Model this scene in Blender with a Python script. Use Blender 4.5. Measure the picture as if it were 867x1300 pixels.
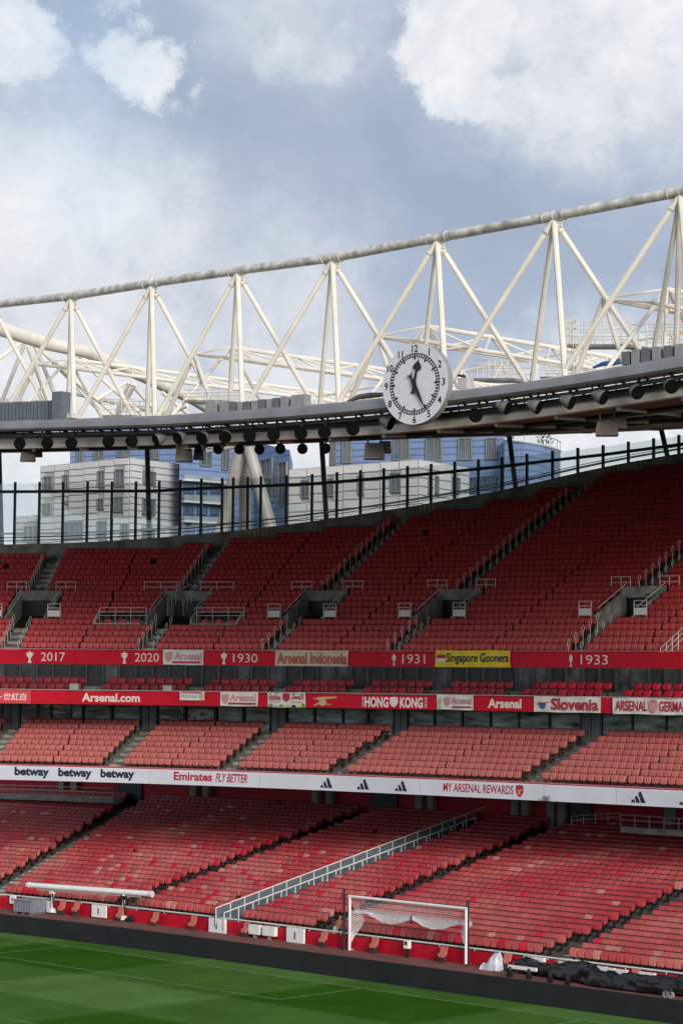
import bpy, bmesh, math, random
import numpy as np
from mathutils import Vector, Matrix, noise as mnoise
random.seed(7); rng = np.random.default_rng(7)
S = bpy.context.scene
for o in list(bpy.data.objects): bpy.data.objects.remove(o)

# ------------------------------------------------------------ camera
F = 2900.0; H = 12.3; PITCH = math.atan(205/2900.0); ROLL = math.radians(0.5)
cd = bpy.data.cameras.new('camera'); cam = bpy.data.objects.new('camera', cd); S.collection.objects.link(cam)
cd.sensor_fit = 'VERTICAL'; cd.sensor_height = 36.0; cd.sensor_width = 24.0; cd.lens = F/1300*36
cd.clip_start = 0.5; cd.clip_end = 6000
cam.matrix_world = Matrix.Translation((0, 0, H)) @ Matrix.Rotation(math.pi/2+PITCH, 4, 'X') @ Matrix.Rotation(ROLL, 4, 'Z')
S.camera = cam
S.render.resolution_x = 682; S.render.resolution_y = 1024

# ------------------------------------------------------------ light, sky
SUN_EL = math.radians(21); SUN_AZ = math.radians(158)     # azimuth clockwise from +Y: behind and to the right of the camera
sd = Vector((math.sin(SUN_AZ)*math.cos(SUN_EL), math.cos(SUN_AZ)*math.cos(SUN_EL), math.sin(SUN_EL)))
ld = bpy.data.lights.new('sun', 'SUN'); ld.energy = 2.6; ld.angle = math.radians(22); ld.color = (1.0, 0.95, 0.88)
lo = bpy.data.objects.new('sun', ld); S.collection.objects.link(lo)
lo.rotation_euler = sd.to_track_quat('Z', 'Y').to_euler(); lo.location = (0, 0, 80)
S.view_settings.view_transform = 'Standard'; S.view_settings.look = 'None'
S.view_settings.exposure = 0.28; S.view_settings.gamma = 1.0

def ray(px, py):
    c, s = math.cos(ROLL), math.sin(ROLL); u = px-433.5; v = py-650.0
    uu = u*c+v*s; vv = -u*s+v*c; up = -vv
    return Vector((uu, F*math.cos(PITCH)-up*math.sin(PITCH), F*math.sin(PITCH)+up*math.cos(PITCH)))
def at(px, py, d):                                   # point at depth d metres ahead of the camera
    r = ray(px, py); return Vector((0, 0, H))+r*(d/r.y)
def ground(px, py, z=0.0):
    r = ray(px, py); return Vector((0, 0, H))+r*((z-H)/r.z)
def hit(px, py, P0, n):
    r = ray(px, py); C = Vector((0, 0, H)); return C+r*((P0-C).dot(n)/r.dot(n))
def proj(x, y, z):
    z = z-H; fw = y*math.cos(PITCH)+z*math.sin(PITCH); up = -y*math.sin(PITCH)+z*math.cos(PITCH)
    u = x/fw*F; v = -up/fw*F; c, s = math.cos(ROLL), math.sin(ROLL)
    return 433.5+u*c-v*s, 650+u*s+v*c
def zfor(x, y, py):                                  # height over plan point (x, y) that shows at image row py
    lo_, hi_ = -30.0, 120.0
    for _ in range(40):
        m = (lo_+hi_)/2
        if proj(x, y, m)[1] > py: lo_ = m
        else: hi_ = m
    return lo_

W = bpy.data.worlds.new('World'); S.world = W; W.use_nodes = True
nt = W.node_tree; nt.nodes.clear()
def N(t, **k):
    n = nt.nodes.new(t)
    for a, b in k.items(): setattr(n, a, b)
    return n
def L(a, b): nt.links.new(a, b)
def vmath(op, a=None, b=None):
    n = N('ShaderNodeVectorMath', operation=op)
    for i, v in ((0, a), (1, b)):
        if v is None: continue
        if isinstance(v, (tuple, list, Vector)): n.inputs[i].default_value = tuple(v)
        else: L(v, n.inputs[i])
    return n
def fmath(op, a=None, b=None, c=None, clamp=False):
    n = N('ShaderNodeMath', operation=op); n.use_clamp = clamp
    for i, v in ((0, a), (1, b), (2, c)):
        if v is None: continue
        if isinstance(v, (int, float)): n.inputs[i].default_value = v
        else: L(v, n.inputs[i])
    return n.outputs[0]
def smooth(x, a, b):
    n = N('ShaderNodeMapRange', interpolation_type='SMOOTHSTEP'); n.inputs['From Min'].default_value = a; n.inputs['From Max'].default_value = b
    L(x, n.inputs['Value']); return n.outputs['Result']
def noise_(vec, scale, detail=6, rough=.55, dist=0.0):
    n = N('ShaderNodeTexNoise'); n.inputs['Scale'].default_value = scale; n.inputs['Detail'].default_value = detail
    n.inputs['Roughness'].default_value = rough; n.inputs['Distortion'].default_value = dist; L(vec, n.inputs['Vector']); return n.outputs['Fac']
tc = N('ShaderNodeTexCoord'); D = tc.outputs['Generated']
sky = N('ShaderNodeTexSky', sky_type='NISHITA'); sky.sun_disc = False; sky.sun_elevation = SUN_EL; sky.sun_rotation = SUN_AZ
sky.altitude = 50; sky.air_density = 1.0; sky.dust_density = 1.2
sep = N('ShaderNodeSeparateXYZ'); L(D, sep.inputs[0])
zc = fmath('MAXIMUM', sep.outputs['Z'], 0.0)
den = fmath('ADD', zc, 0.22)
pv = N('ShaderNodeCombineXYZ'); L(fmath('DIVIDE', sep.outputs['X'], den), pv.inputs[0]); L(fmath('DIVIDE', sep.outputs['Y'], den), pv.inputs[1])
pv.inputs[2].default_value = 3.7
P = pv.outputs[0]
def blob(px, py, rad):                               # a broad cloud bank in a direction of the sky
    d = ray(px, py).normalized()
    dt = vmath('DISTANCE', D, tuple(d)).outputs['Value']
    return dt, rad
wob = fmath('MULTIPLY', fmath('SUBTRACT', noise_(D, 15, 9, .62), .5), .085)
wob2 = fmath('MULTIPLY', fmath('SUBTRACT', noise_(D, 70, 6, .65), .5), .022)
wob3 = fmath('MULTIPLY', fmath('SUBTRACT', noise_(D, 7, 3, .5), .5), .07)
wobble = fmath('ADD', fmath('ADD', wob, wob2), wob3)
def bank(px, py, rad, soft=.05):
    dt, r = blob(px, py, rad)
    return smooth(fmath('ADD', dt, wobble), r+soft*1.25, r-soft*.9)
big = noise_(P, 2.2, 7, .55, .3)
fine = noise_(P, 7.0, 8, .6, .4)
# cloud cover: everywhere thick, with blue holes
hole = fmath('MAXIMUM', fmath('MULTIPLY', bank(112, 55, .014, .05), .55), fmath('MULTIPLY', bank(95, 150, .016, .05), .45))
hole2 = smooth(fine, .60, .72)
cover = fmath('SUBTRACT', 1.0, fmath('MAXIMUM', fmath('MULTIPLY', hole, .8), fmath('MULTIPLY', hole2, .25)), clamp=True)
puffs = None
for (x, y, r, s_, k) in ((845, 5, .046, .06, 1.15), (700, 30, .026, .05, .9), (815, 120, .02, .02, .9), (580, 62, .013, .007, 1.0), (745, 115, .026, .03, .9), (860, 170, .02, .03, .6), (5, 50, .021, .0065, 1.0), (40, 70, .010, .006, .9), (160, 72, .015, .0065, 1.0), (205, 88, .022, .0065, 1.1), (245, 115, .012, .009, .95), (225, 138, .013, .006, .9), (690, 112, .012, .012, .85), (610, 30, .017, .012, .95),
                  (335, 80, .014, .012, .6), (405, 70, .01, .012, .5), (85, 200, .016, .018, .5), (330, 5, .04, .03, .45), (10, 280, .05, .04, .85), (150, 320, .045, .04, .70), (70, 190, .02, .02, .55), (250, 300, .03, .04, .45), (330, 400, .05, .04, .55), (60, 620, .08, .05, .95), (760, 590, .05, .03, 1.0), (400, 545, .035, .03, .8), (230, 460, .04, .04, .5)):
    b = fmath('MULTIPLY', bank(x, y, r, s_), k)
    puffs = b if puffs is None else fmath('MAXIMUM', puffs, b)
lum = fmath('ADD', fmath('MULTIPLY', puffs, .52), fmath('MULTIPLY', fmath('SUBTRACT', big, .47), .34))
lum = fmath('ADD', lum, fmath('MULTIPLY', fmath('SUBTRACT', noise_(D, 22, 9, .62), .5), .26))
lum = fmath('ADD', lum, fmath('MULTIPLY', fmath('MULTIPLY', puffs, fmath('SUBTRACT', noise_(D, 45, 9, .65, .4), .5)), .75))
lum = fmath('ADD', lum, fmath('MULTIPLY', fmath('SUBTRACT', noise_(D, 9, 9, .6, .6), .5), .22))
behind = smooth(sep.outputs['Y'], .75, .2)           # away from the view the cover is an even mid-grey
lum = fmath('ADD', lum, fmath('MULTIPLY', behind, .2))
ramp = N('ShaderNodeValToRGB'); e = ramp.color_ramp.elements
e[0].position = 0.0; e[0].color = (.245, .305, .415, 1); e[1].position = 1.0; e[1].color = (.84, .84, .85, 1)
m_ = e.new(.30); m_.color = (.355, .415, .525, 1); m_ = e.new(.58); m_.color = (.60, .63, .68, 1)
L(fmath('ADD', lum, .20), ramp.inputs['Fac'])
bg1 = N('ShaderNodeBackground'); bg1.inputs['Strength'].default_value = .12; L(sky.outputs[0], bg1.inputs[0])
bg2 = N('ShaderNodeBackground'); bg2.inputs['Strength'].default_value = 1.0; L(ramp.outputs['Color'], bg2.inputs[0])
mx = N('ShaderNodeMixShader'); L(cover, mx.inputs[0]); L(bg1.outputs[0], mx.inputs[1]); L(bg2.outputs[0], mx.inputs[2])
wo = N('ShaderNodeOutputWorld'); L(mx.outputs[0], wo.inputs['Surface'])

# ------------------------------------------------------------ materials
M = {}
def mat(name, col, rough=.6, metal=0.0, var=.12, scale=4.0, bump=0.0, bscale=30.0, spec=.5, streak=None, attr=False, objcol=False):
    m = bpy.data.materials.new(name); m.use_nodes = True; t = m.node_tree; b = t.nodes['Principled BSDF']
    b.inputs['Roughness'].default_value = rough; b.inputs['Metallic'].default_value = metal; b.inputs['Specular IOR Level'].default_value = spec
    g = t.nodes.new('ShaderNodeNewGeometry')
    n = t.nodes.new('ShaderNodeTexNoise'); n.inputs['Scale'].default_value = scale; n.inputs['Detail'].default_value = 6
    mp = t.nodes.new('ShaderNodeMapping'); t.links.new(g.outputs['Position'], mp.inputs[0])
    if streak: mp.inputs['Scale'].default_value = streak
    t.links.new(mp.outputs[0], n.inputs['Vector'])
    mr = t.nodes.new('ShaderNodeMapRange'); mr.inputs['From Min'].default_value = .3; mr.inputs['From Max'].default_value = .7
    mr.inputs['To Min'].default_value = 1-var*1.6; mr.inputs['To Max'].default_value = 1+var; t.links.new(n.outputs['Fac'], mr.inputs['Value'])
    vm = t.nodes.new('ShaderNodeVectorMath'); vm.operation = 'SCALE'; t.links.new(mr.outputs[0], vm.inputs['Scale'])
    if attr:
        a = t.nodes.new('ShaderNodeAttribute'); a.attribute_name = 'seat_tint'; t.links.new(a.outputs['Color'], vm.inputs[0])
    elif objcol:
        a = t.nodes.new('ShaderNodeObjectInfo'); t.links.new(a.outputs['Color'], vm.inputs[0])
    else: vm.inputs[0].default_value = col
    t.links.new(vm.outputs[0], b.inputs['Base Color'])
    if bump:
        n2 = t.nodes.new('ShaderNodeTexNoise'); n2.inputs['Scale'].default_value = bscale; n2.inputs['Detail'].default_value = 5
        t.links.new(g.outputs['Position'], n2.inputs['Vector']); bp = t.nodes.new('ShaderNodeBump'); bp.inputs['Strength'].default_value = bump
        bp.inputs['Distance'].default_value = .05; t.links.new(n2.outputs['Fac'], bp.inputs['Height']); t.links.new(bp.outputs[0], b.inputs['Normal'])
    M[name] = m; return m
mat('seat_merged', (0, 0, 0), .5, var=.05, scale=2, attr=True, spec=.28)
mat('seat_single', (0, 0, 0), .5, var=.05, scale=2, objcol=True, spec=.28)
mat('concrete', (.30, .28, .245), .9, var=.3, scale=1.3, bump=.4, spec=.2)
mat('concrete_pale', (.33, .32, .30), .85, var=.2, scale=1.5, bump=.3, spec=.2)
mat('terrace', (.13, .12, .11), .9, var=.25, scale=2, spec=.2)
mat('stair', (.34, .325, .28), .9, var=.3, scale=3, bump=.4, spec=.2)
mat('stair_green', (.42, .44, .37), .9, var=.3, scale=3, spec=.2)
mat('fascia_red', (.50, .004, .018), .45, spec=.25, var=.07, scale=.5)
mat('wall_red', (.48, .006, .022), .5, spec=.25, var=.14, scale=1.2)
mat('panel_red_light', (.56, .05, .06), .45, var=.05)
mat('fascia_white', (.60, .60, .66), .35, var=.05, scale=.6)
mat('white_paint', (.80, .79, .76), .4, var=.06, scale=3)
mat('rail_white', (.66, .64, .58), .4, var=.08, scale=5)
mat('rail_dim', (.42, .41, .38), .4, var=.08, scale=5)
mat('truss_white', (.80, .74, .635), .42, var=.07, scale=1.0)
mat('truss_dirty', (.62, .58, .52), .6, var=.30, scale=2.2, bump=.15, bscale=6)
mat('steel_gutter', (.24, .235, .245), .34, .3, var=.12, scale=.8, streak=(1, 1, .3))
mat('steel_brown', (.72, .58, .52), .32, .2, var=.22, scale=.5)
mat('steel_dark', (.035, .035, .037), .5, var=.2)
mat('soffit', (.50, .47, .43), .55, .2, var=.2, scale=.6)
mat('speaker_brown', (.13, .10, .085), .55, .1, var=.15)
mat('soffit_red', (.16, .05, .045), .6, var=.2)
mat('mullion', (.035, .043, .042), .5, var=.15)
mat('black', (.012, .012, .013), .45, var=.1)
mat('black_board', (.011, .011, .0115), .55, var=.25, scale=1.2)
mat('lens_black', (.005, .005, .005), .9, var=.1, spec=.08)
mat('tarp', (.010, .011, .013), .3, var=.3, scale=3, bump=.15, bscale=3)
mat('track', (.175, .062, .048), .9, var=.18, scale=1.1, bump=.2)
mat('grey_box', (.30, .30, .30), .5, .1, var=.1)
mat('grey_box_dark', (.15, .15, .155), .5, .1, var=.1)
mat('screen_grey', (.135, .155, .175), .5, .1, var=.1)
mat('door_grey', (.16, .17, .18), .5, var=.08)
mat('clad_grey', (.58, .57, .54), .6, var=.07, scale=.25)
mat('clad_white', (.60, .60, .59), .6, var=.05, scale=.25)
mat('clad_joint', (.36, .35, .33), .8, var=.1)
mat('blue_tile', (.18, .255, .43), .35, var=.10, scale=.6)
mat('blue_dark', (.07, .13, .28), .4, var=.1)
mat('win_frame', (.22, .21, .19), .5, var=.1)
mat('win_glass', (.10, .13, .15), .12, var=.35, scale=.35, spec=.8)
mat('balcony', (.30, .34, .38), .3, var=.2, scale=.5)
mat('box_glass', (.36, .40, .385), .35, var=.55, scale=.9, streak=(1, 1, 4), spec=.25)  # pale streaks in the colour imitate interior lights and reflections
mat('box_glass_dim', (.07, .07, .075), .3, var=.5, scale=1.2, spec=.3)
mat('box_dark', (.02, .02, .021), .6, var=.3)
mat('wall_blue', (.10, .135, .17), .6, var=.15)
mat('banner_white', (.62, .59, .56), .7, var=.06, scale=2)
mat('banner_cream', (.60, .48, .36), .7, var=.08, scale=2)
mat('banner_yellow', (.72, .53, .02), .6, var=.06, scale=2)
mat('ink_red', (.42, .012, .03), .5, var=.05)
mat('ink_pink', (.55, .24, .26), .6, var=.1)
mat('ink_rust', (.42, .10, .05), .5, var=.05)
mat('ink_navy', (.010, .014, .035), .5, var=.05)
mat('ink_blue', (.03, .10, .30), .5, var=.05)
mat('ink_white', (.75, .70, .68), .5, var=.05)
mat('ink_cream', (.70, .62, .54), .5, var=.05)
mat('ink_gold', (.52, .36, .17), .5, var=.05)
mat('ink_green', (.08, .25, .04), .5, var=.05)
mat('clock_face', (.66, .66, .68), .3, var=.03)
mat('seat_orange', (.46, .125, .085), .5, var=.08)
mat('crate_grey', (.20, .22, .26), .5, var=.1)
mat('exit_green', (.02, .30, .10), .5)
mat('camera_grey', (.22, .22, .22), .5)
mat('tripod_paint', (.42, .385, .34), .4, .15, var=.18, scale=.6)
mat('sheet', (.62, .64, .68), .25, var=.2, bump=.5, bscale=7)
mat('sheet_blue', (.30, .40, .46), .4, var=.15)
mat('plant', (.08, .12, .03), .8, var=.3)
mat('net', (.70, .66, .66), .7, var=.05)
mat('asphalt', (.11, .11, .11), .9, var=.2)
# blue glazed tiles: fine courses
def courses(m, freq, amt):
    t = m.node_tree; b = t.nodes['Principled BSDF']; src = b.inputs['Base Color'].links[0].from_socket
    g = t.nodes.new('ShaderNodeNewGeometry'); sp = t.nodes.new('ShaderNodeSeparateXYZ'); t.links.new(g.outputs['Position'], sp.inputs[0])
    s1 = t.nodes.new('ShaderNodeMath'); s1.operation = 'MULTIPLY'; s1.inputs[1].default_value = freq; t.links.new(sp.outputs['Z'], s1.inputs[0])
    fr = t.nodes.new('ShaderNodeMath'); fr.operation = 'FRACT'; t.links.new(s1.outputs[0], fr.inputs[0])
    gt = t.nodes.new('ShaderNodeMath'); gt.operation = 'GREATER_THAN'; gt.inputs[1].default_value = .8; t.links.new(fr.outputs[0], gt.inputs[0])
    mp = t.nodes.new('ShaderNodeMapRange'); mp.inputs['To Min'].default_value = 1.0; mp.inputs['To Max'].default_value = 1-amt; t.links.new(gt.outputs[0], mp.inputs['Value'])
    v = t.nodes.new('ShaderNodeVectorMath'); v.operation = 'SCALE'; t.links.new(src, v.inputs[0]); t.links.new(mp.outputs[0], v.inputs['Scale']); t.links.new(v.outputs[0], b.inputs['Base Color'])
courses(M['blue_tile'], 1.6, .45)
m = mat('box_glass_reflection', (.4, .4, .4), .3, spec=.3); t = m.node_tree; b = t.nodes['Principled BSDF']  # reflections of far stand and sky painted into the pane colour as streaks
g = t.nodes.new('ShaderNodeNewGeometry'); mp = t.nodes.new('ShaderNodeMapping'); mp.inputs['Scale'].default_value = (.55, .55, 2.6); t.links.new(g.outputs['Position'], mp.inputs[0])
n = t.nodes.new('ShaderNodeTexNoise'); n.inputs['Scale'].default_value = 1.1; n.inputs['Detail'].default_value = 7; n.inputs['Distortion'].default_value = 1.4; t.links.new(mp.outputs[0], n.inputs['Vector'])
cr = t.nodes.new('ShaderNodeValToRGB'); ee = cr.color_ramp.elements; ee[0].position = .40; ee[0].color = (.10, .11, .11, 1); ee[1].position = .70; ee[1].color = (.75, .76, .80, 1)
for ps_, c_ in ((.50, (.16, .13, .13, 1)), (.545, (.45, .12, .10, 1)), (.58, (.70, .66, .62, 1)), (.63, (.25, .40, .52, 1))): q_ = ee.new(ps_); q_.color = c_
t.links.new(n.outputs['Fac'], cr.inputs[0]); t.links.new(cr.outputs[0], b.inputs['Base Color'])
def glassmat(name, tint, a):
    m = bpy.data.materials.new(name); m.use_nodes = True; t = m.node_tree; t.nodes.clear()
    tr = t.nodes.new('ShaderNodeBsdfTransparent'); tr.inputs[0].default_value = tint
    gl = t.nodes.new('ShaderNodeBsdfGlossy'); gl.inputs['Roughness'].default_value = .03; gl.inputs[0].default_value = (.8, .85, .85, 1)
    fr = t.nodes.new('ShaderNodeFresnel'); fr.inputs[0].default_value = 1.45
    ad = t.nodes.new('ShaderNodeMath'); ad.operation = 'ADD'; ad.inputs[1].default_value = a; t.links.new(fr.outputs[0], ad.inputs[0])
    mxx = t.nodes.new('ShaderNodeMixShader'); t.links.new(ad.outputs[0], mxx.inputs[0]); t.links.new(tr.outputs[0], mxx.inputs[1]); t.links.new(gl.outputs[0], mxx.inputs[2])
    o = t.nodes.new('ShaderNodeOutputMaterial'); t.links.new(mxx.outputs[0], o.inputs[0]); M[name] = m
glassmat('fence_glass', (.86, .93, .92, 1), .2)
glassmat('net_sheet', (.9, .9, .9, 1), .0)

# ------------------------------------------------------------ mesh helpers
col = S.collection
def tag(o, label=None, cat=None, group=None, kind=None):
    if label: o['label'] = label
    if cat: o['category'] = cat
    if group: o['group'] = group
    if kind: o['kind'] = kind
    return o
def empty(name, loc, label, cat, group=None, kind=None):
    o = bpy.data.objects.new(name, None); col.objects.link(o); o.location = loc; o.empty_display_size = .3
    return tag(o, label, cat, group, kind)
def rootloc(o):
    v = Vector((0, 0, 0))
    while o: v += o.location; o = o.parent
    return v
class MB:
    def __init__(s): s.v = []; s.f = []
    def add(s, vs, fs):
        k = len(s.v); s.v += [tuple(p) for p in vs]; s.f += [tuple(i+k for i in f) for f in fs]; return s
    def box(s, c, size, ax=None):                    # ax: 3 unit vectors
        X, Y, Z = ax or (Vector((1, 0, 0)), Vector((0, 1, 0)), Vector((0, 0, 1))); c = Vector(c)
        hx, hy, hz = size[0]/2, size[1]/2, size[2]/2
        vs = [c+X*(a*hx)+Y*(b*hy)+Z*(d*hz) for d in (-1, 1) for b in (-1, 1) for a in (-1, 1)]
        return s.add(vs, [(0, 2, 3, 1), (4, 5, 7, 6), (0, 1, 5, 4), (2, 6, 7, 3), (0, 4, 6, 2), (1, 3, 7, 5)])
    def tube(s, p, q, r, n=8, r2=None, caps=True):
        p = Vector(p); q = Vector(q); r2 = r if r2 is None else r2; d = (q-p)
        if d.length < 1e-6: return s
        d.normalize(); a = d.cross(Vector((0, 0, 1)) if abs(d.z) < .95 else Vector((1, 0, 0))).normalized(); b = d.cross(a)
        vs = []
        for (c, rr) in ((p, r), (q, r2)):
            for i in range(n): t = 2*math.pi*i/n; vs.append(c+(a*math.cos(t)+b*math.sin(t))*rr)
        fs = [(i, (i+1) % n, n+(i+1) % n, n+i) for i in range(n)]
        if caps: fs += [tuple(range(n-1, -1, -1)), tuple(range(n, 2*n))]
        return s.add(vs, fs)
    def path(s, pts, r, n=6):
        pts = [Vector(p) for p in pts]; rings = []
        for i, p in enumerate(pts):
            d = (pts[min(i+1, len(pts)-1)]-pts[max(i-1, 0)]).normalized()
            a = d.cross(Vector((0, 0, 1)) if abs(d.z) < .98 else Vector((1, 0, 0))).normalized(); b = d.cross(a)
            if rings and a.dot(rings[-1][1]) < 0: a = -a; b = d.cross(a)
            rings.append((p, a, b))
        vs = []; rr = r if isinstance(r, (list, tuple)) else [r]*len(pts)
        for (p, a, b), q in zip(rings, rr):
            for i in range(n): t = 2*math.pi*i/n; vs.append(p+(a*math.cos(t)+b*math.sin(t))*q)
        fs = [(k*n+i, k*n+(i+1) % n, (k+1)*n+(i+1) % n, (k+1)*n+i) for k in range(len(pts)-1) for i in range(n)]
        fs += [tuple(range(n-1, -1, -1)), tuple(range((len(pts)-1)*n, len(pts)*n))]
        return s.add(vs, fs)
    def sphere(s, c, r, n=8, sx=1, sy=1, sz=1):
        c = Vector(c); vs = []; fs = []; m = n//2
        for j in range(1, m):
            th = math.pi*j/m
            for i in range(n): ph = 2*math.pi*i/n; vs.append(c+Vector((r*sx*math.sin(th)*math.cos(ph), r*sy*math.sin(th)*math.sin(ph), r*sz*math.cos(th))))
        a = len(vs); vs += [c+Vector((0, 0, r*sz)), c-Vector((0, 0, r*sz))]
        for j in range(m-2):
            for i in range(n): fs.append((j*n+i, (j+1)*n+i, (j+1)*n+(i+1) % n, j*n+(i+1) % n))
        for i in range(n): fs.append((a, i, (i+1) % n)); fs.append((a+1, (m-2)*n+(i+1) % n, (m-2)*n+i))
        return s.add(vs, fs)
    def mesh(s, name, m=None, off=Vector((0, 0, 0)), smooth=False):
        me = bpy.data.meshes.new(name); me.from_pydata([tuple(Vector(p)-off) for p in s.v], [], s.f); me.validate(); me.update()
        if m: me.materials.append(M[m])
        if smooth:
            me.polygons.foreach_set('use_smooth', [True]*len(me.polygons)); 
            try: me.set_sharp_from_angle(angle=math.radians(40))
            except Exception: pass
        return me
    def build(s, name, m, parent=None, smooth=False, origin=None):
        if parent: off = rootloc(parent)
        else:
            a = np.array([tuple(p) for p in s.v]); off = Vector(origin) if origin is not None else Vector((*((a.min(0)+a.max(0))/2)[:2], a[:, 2].min()))
        o = bpy.data.objects.new(name, s.mesh(name, m, off, smooth)); col.objects.link(o)
        if parent: o.parent = parent
        else: o.location = off
        return o
def place(name, me, loc, ax=None, parent=None, scale=None):        # instance of a shared mesh
    o = bpy.data.objects.new(name, me); col.objects.link(o)
    mw = Matrix.Translation(loc)
    if ax: mw = mw @ Matrix((ax[0], ax[1], ax[2])).transposed().to_4x4()
    if scale: mw = mw @ Matrix.Diagonal((*scale, 1))
    if parent: o.parent = parent; mw = Matrix.Translation(-rootloc(parent)) @ mw
    o.matrix_local = mw if parent else o.matrix_local
    if not parent: o.matrix_world = mw
    return o
UPV = Vector((0, 0, 1))

# ------------------------------------------------------------ plan curves of the bowl
class Curve:
    def __init__(s, d0, tab, x0=434.0, lo=-34, hi=32):
        us = [t[0] for t in tab]; ph = [t[1] for t in tab]; st = .1; rows = []
        for sg in (-1, 1):
            x, y, u = (x0-433.5)/F*d0, d0, 0.0
            while lo <= u <= hi:
                p = math.radians(np.interp(u, us, ph)); rows.append((u, x, y, p))
                x += sg*st*math.cos(p); y -= sg*st*math.sin(p); u += sg*st
        rows.sort(); a = np.array(rows); _, ix = np.unique(a[:, 0].round(4), return_index=True); a = a[ix]
        s.u, s.x, s.y, s.p = a.T; s.d0 = d0
    def phi(s, u): return float(np.interp(u, s.u, s.p))
    def t(s, u): p = s.phi(u); return Vector((math.cos(p), -math.sin(p), 0))
    def n(s, u): p = s.phi(u); return Vector((math.sin(p), math.cos(p), 0))
    def P(s, u, n=0.0, z=0.0):
        p = s.phi(u); return Vector((float(np.interp(u, s.u, s.x))+math.sin(p)*n, float(np.interp(u, s.u, s.y))+math.cos(p)*n, z))
    def upx(s, px, z, n=0.0):                         # arc position that shows at image column px at height z
        lo_, hi_ = float(s.u[0]), float(s.u[-1])
        for _ in range(34):
            m = (lo_+hi_)/2
            if proj(*s.P(m, n, z))[0] < px: lo_ = m
            else: hi_ = m
        return (lo_+hi_)/2
    def zpx(s, px, py, n=0.0):
        z = 12.0
        for _ in range(3): u = s.upx(px, z, n); p = s.P(u, n); z = zfor(p.x, p.y, py)
        return u, z
    def ax(s, u): return (s.t(u), s.n(u), UPV)
def sweep(mb, cv, us, prof, closed=True, caps=True):  # prof(u) -> list of (n, z)
    rings = [[cv.P(u, a, b) for a, b in prof(u)] for u in us]; k = len(rings[0]); vs = [p for r in rings for p in r]; fs = []
    for i in range(len(us)-1):
        for j in range(k if closed else k-1):
            a = i*k+j; b = i*k+(j+1) % k; fs.append((a, b, b+k, a+k))
    if closed and caps: fs += [tuple(range(k)), tuple(range((len(us)-1)*k+k-1, (len(us)-1)*k-1, -1))]
    return mb.add(vs, fs)
def lin(a, b, st=.7):
    n = max(1, int(round(abs(b-a)/st))); return [a+(b-a)*i/n for i in range(n+1)]

LOW = Curve(103.6, [(-22, 38), (-15, 42), (-7, 45), (0, 45), (30, 44)], lo=-48)
BRD = Curve(94.0, [(-22, 38), (-15, 42), (-7, 45), (0, 45), (30, 44)])
CLB = Curve(114.0, [(-25, 12), (-14, 22), (-6, 31), (0, 35), (6, 38), (20, 40)])
BOX = Curve(118.4, [(-25, 6), (-18, 11), (-9, 21), (0, 30), (10, 36), (20, 38)])
UPR = Curve(122.6, [(-25, 5), (-18, 9), (-9, 18), (0, 28), (10, 35), (20, 38)])
ROF = Curve(100.0, [(-22, 34), (-12, 38), (0, 41), (30, 43)])
BZ = {}
BZ['1t'] = UPR.zpx(434, 827)[1]; BZ['1b'] = UPR.zpx(434, 846)[1]
BZ['2t'] = BOX.zpx(434, 881.5)[1]; BZ['2b'] = BOX.zpx(434, 899)[1]
BZ['3t'] = CLB.zpx(434, 985)[1]; BZ['3b'] = CLB.zpx(434, 1004.5)[1]

class Tier:
    def __init__(s, cv, n0, t, r, z0, rows, pitch): s.cv, s.n0, s.t, s.r, s.z0, s.rows, s.pitch = cv, n0, t, r, z0, rows, pitch
    def n(s, k): return s.n0+s.t*k
    def z(s, k): return s.z0+s.r*k
    def uk(s, px, py, dz=.55):                        # (u, row) of an image point on the seats
        k = 5.0
        for _ in range(12):
            u = s.cv.upx(px, s.z(k)+dz, s.n(k)); y = proj(*s.cv.P(u, s.n(k), s.z(k)+dz))[1]
            y2 = proj(*s.cv.P(u, s.n(k+1), s.z(k+1)+dz))[1]; k += (py-y)/(y2-y) if abs(y2-y) > 1e-6 else 0
            k = max(-8, min(60, k))
        return s.cv.upx(px, s.z(k)+dz, s.n(k)), k
TL = Tier(LOW, .42, .65, .149, .32, 27, .405)
TC = Tier(CLB, .35, .74, .27, BZ['3t']-.28, 8, .405)
TB = Tier(BOX, .5, .9, .34, BZ['2t']-.42, 2, .50)
TU = Tier(UPR, .35, .70, .349, BZ['1t']-.38, 40, .372)

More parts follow.
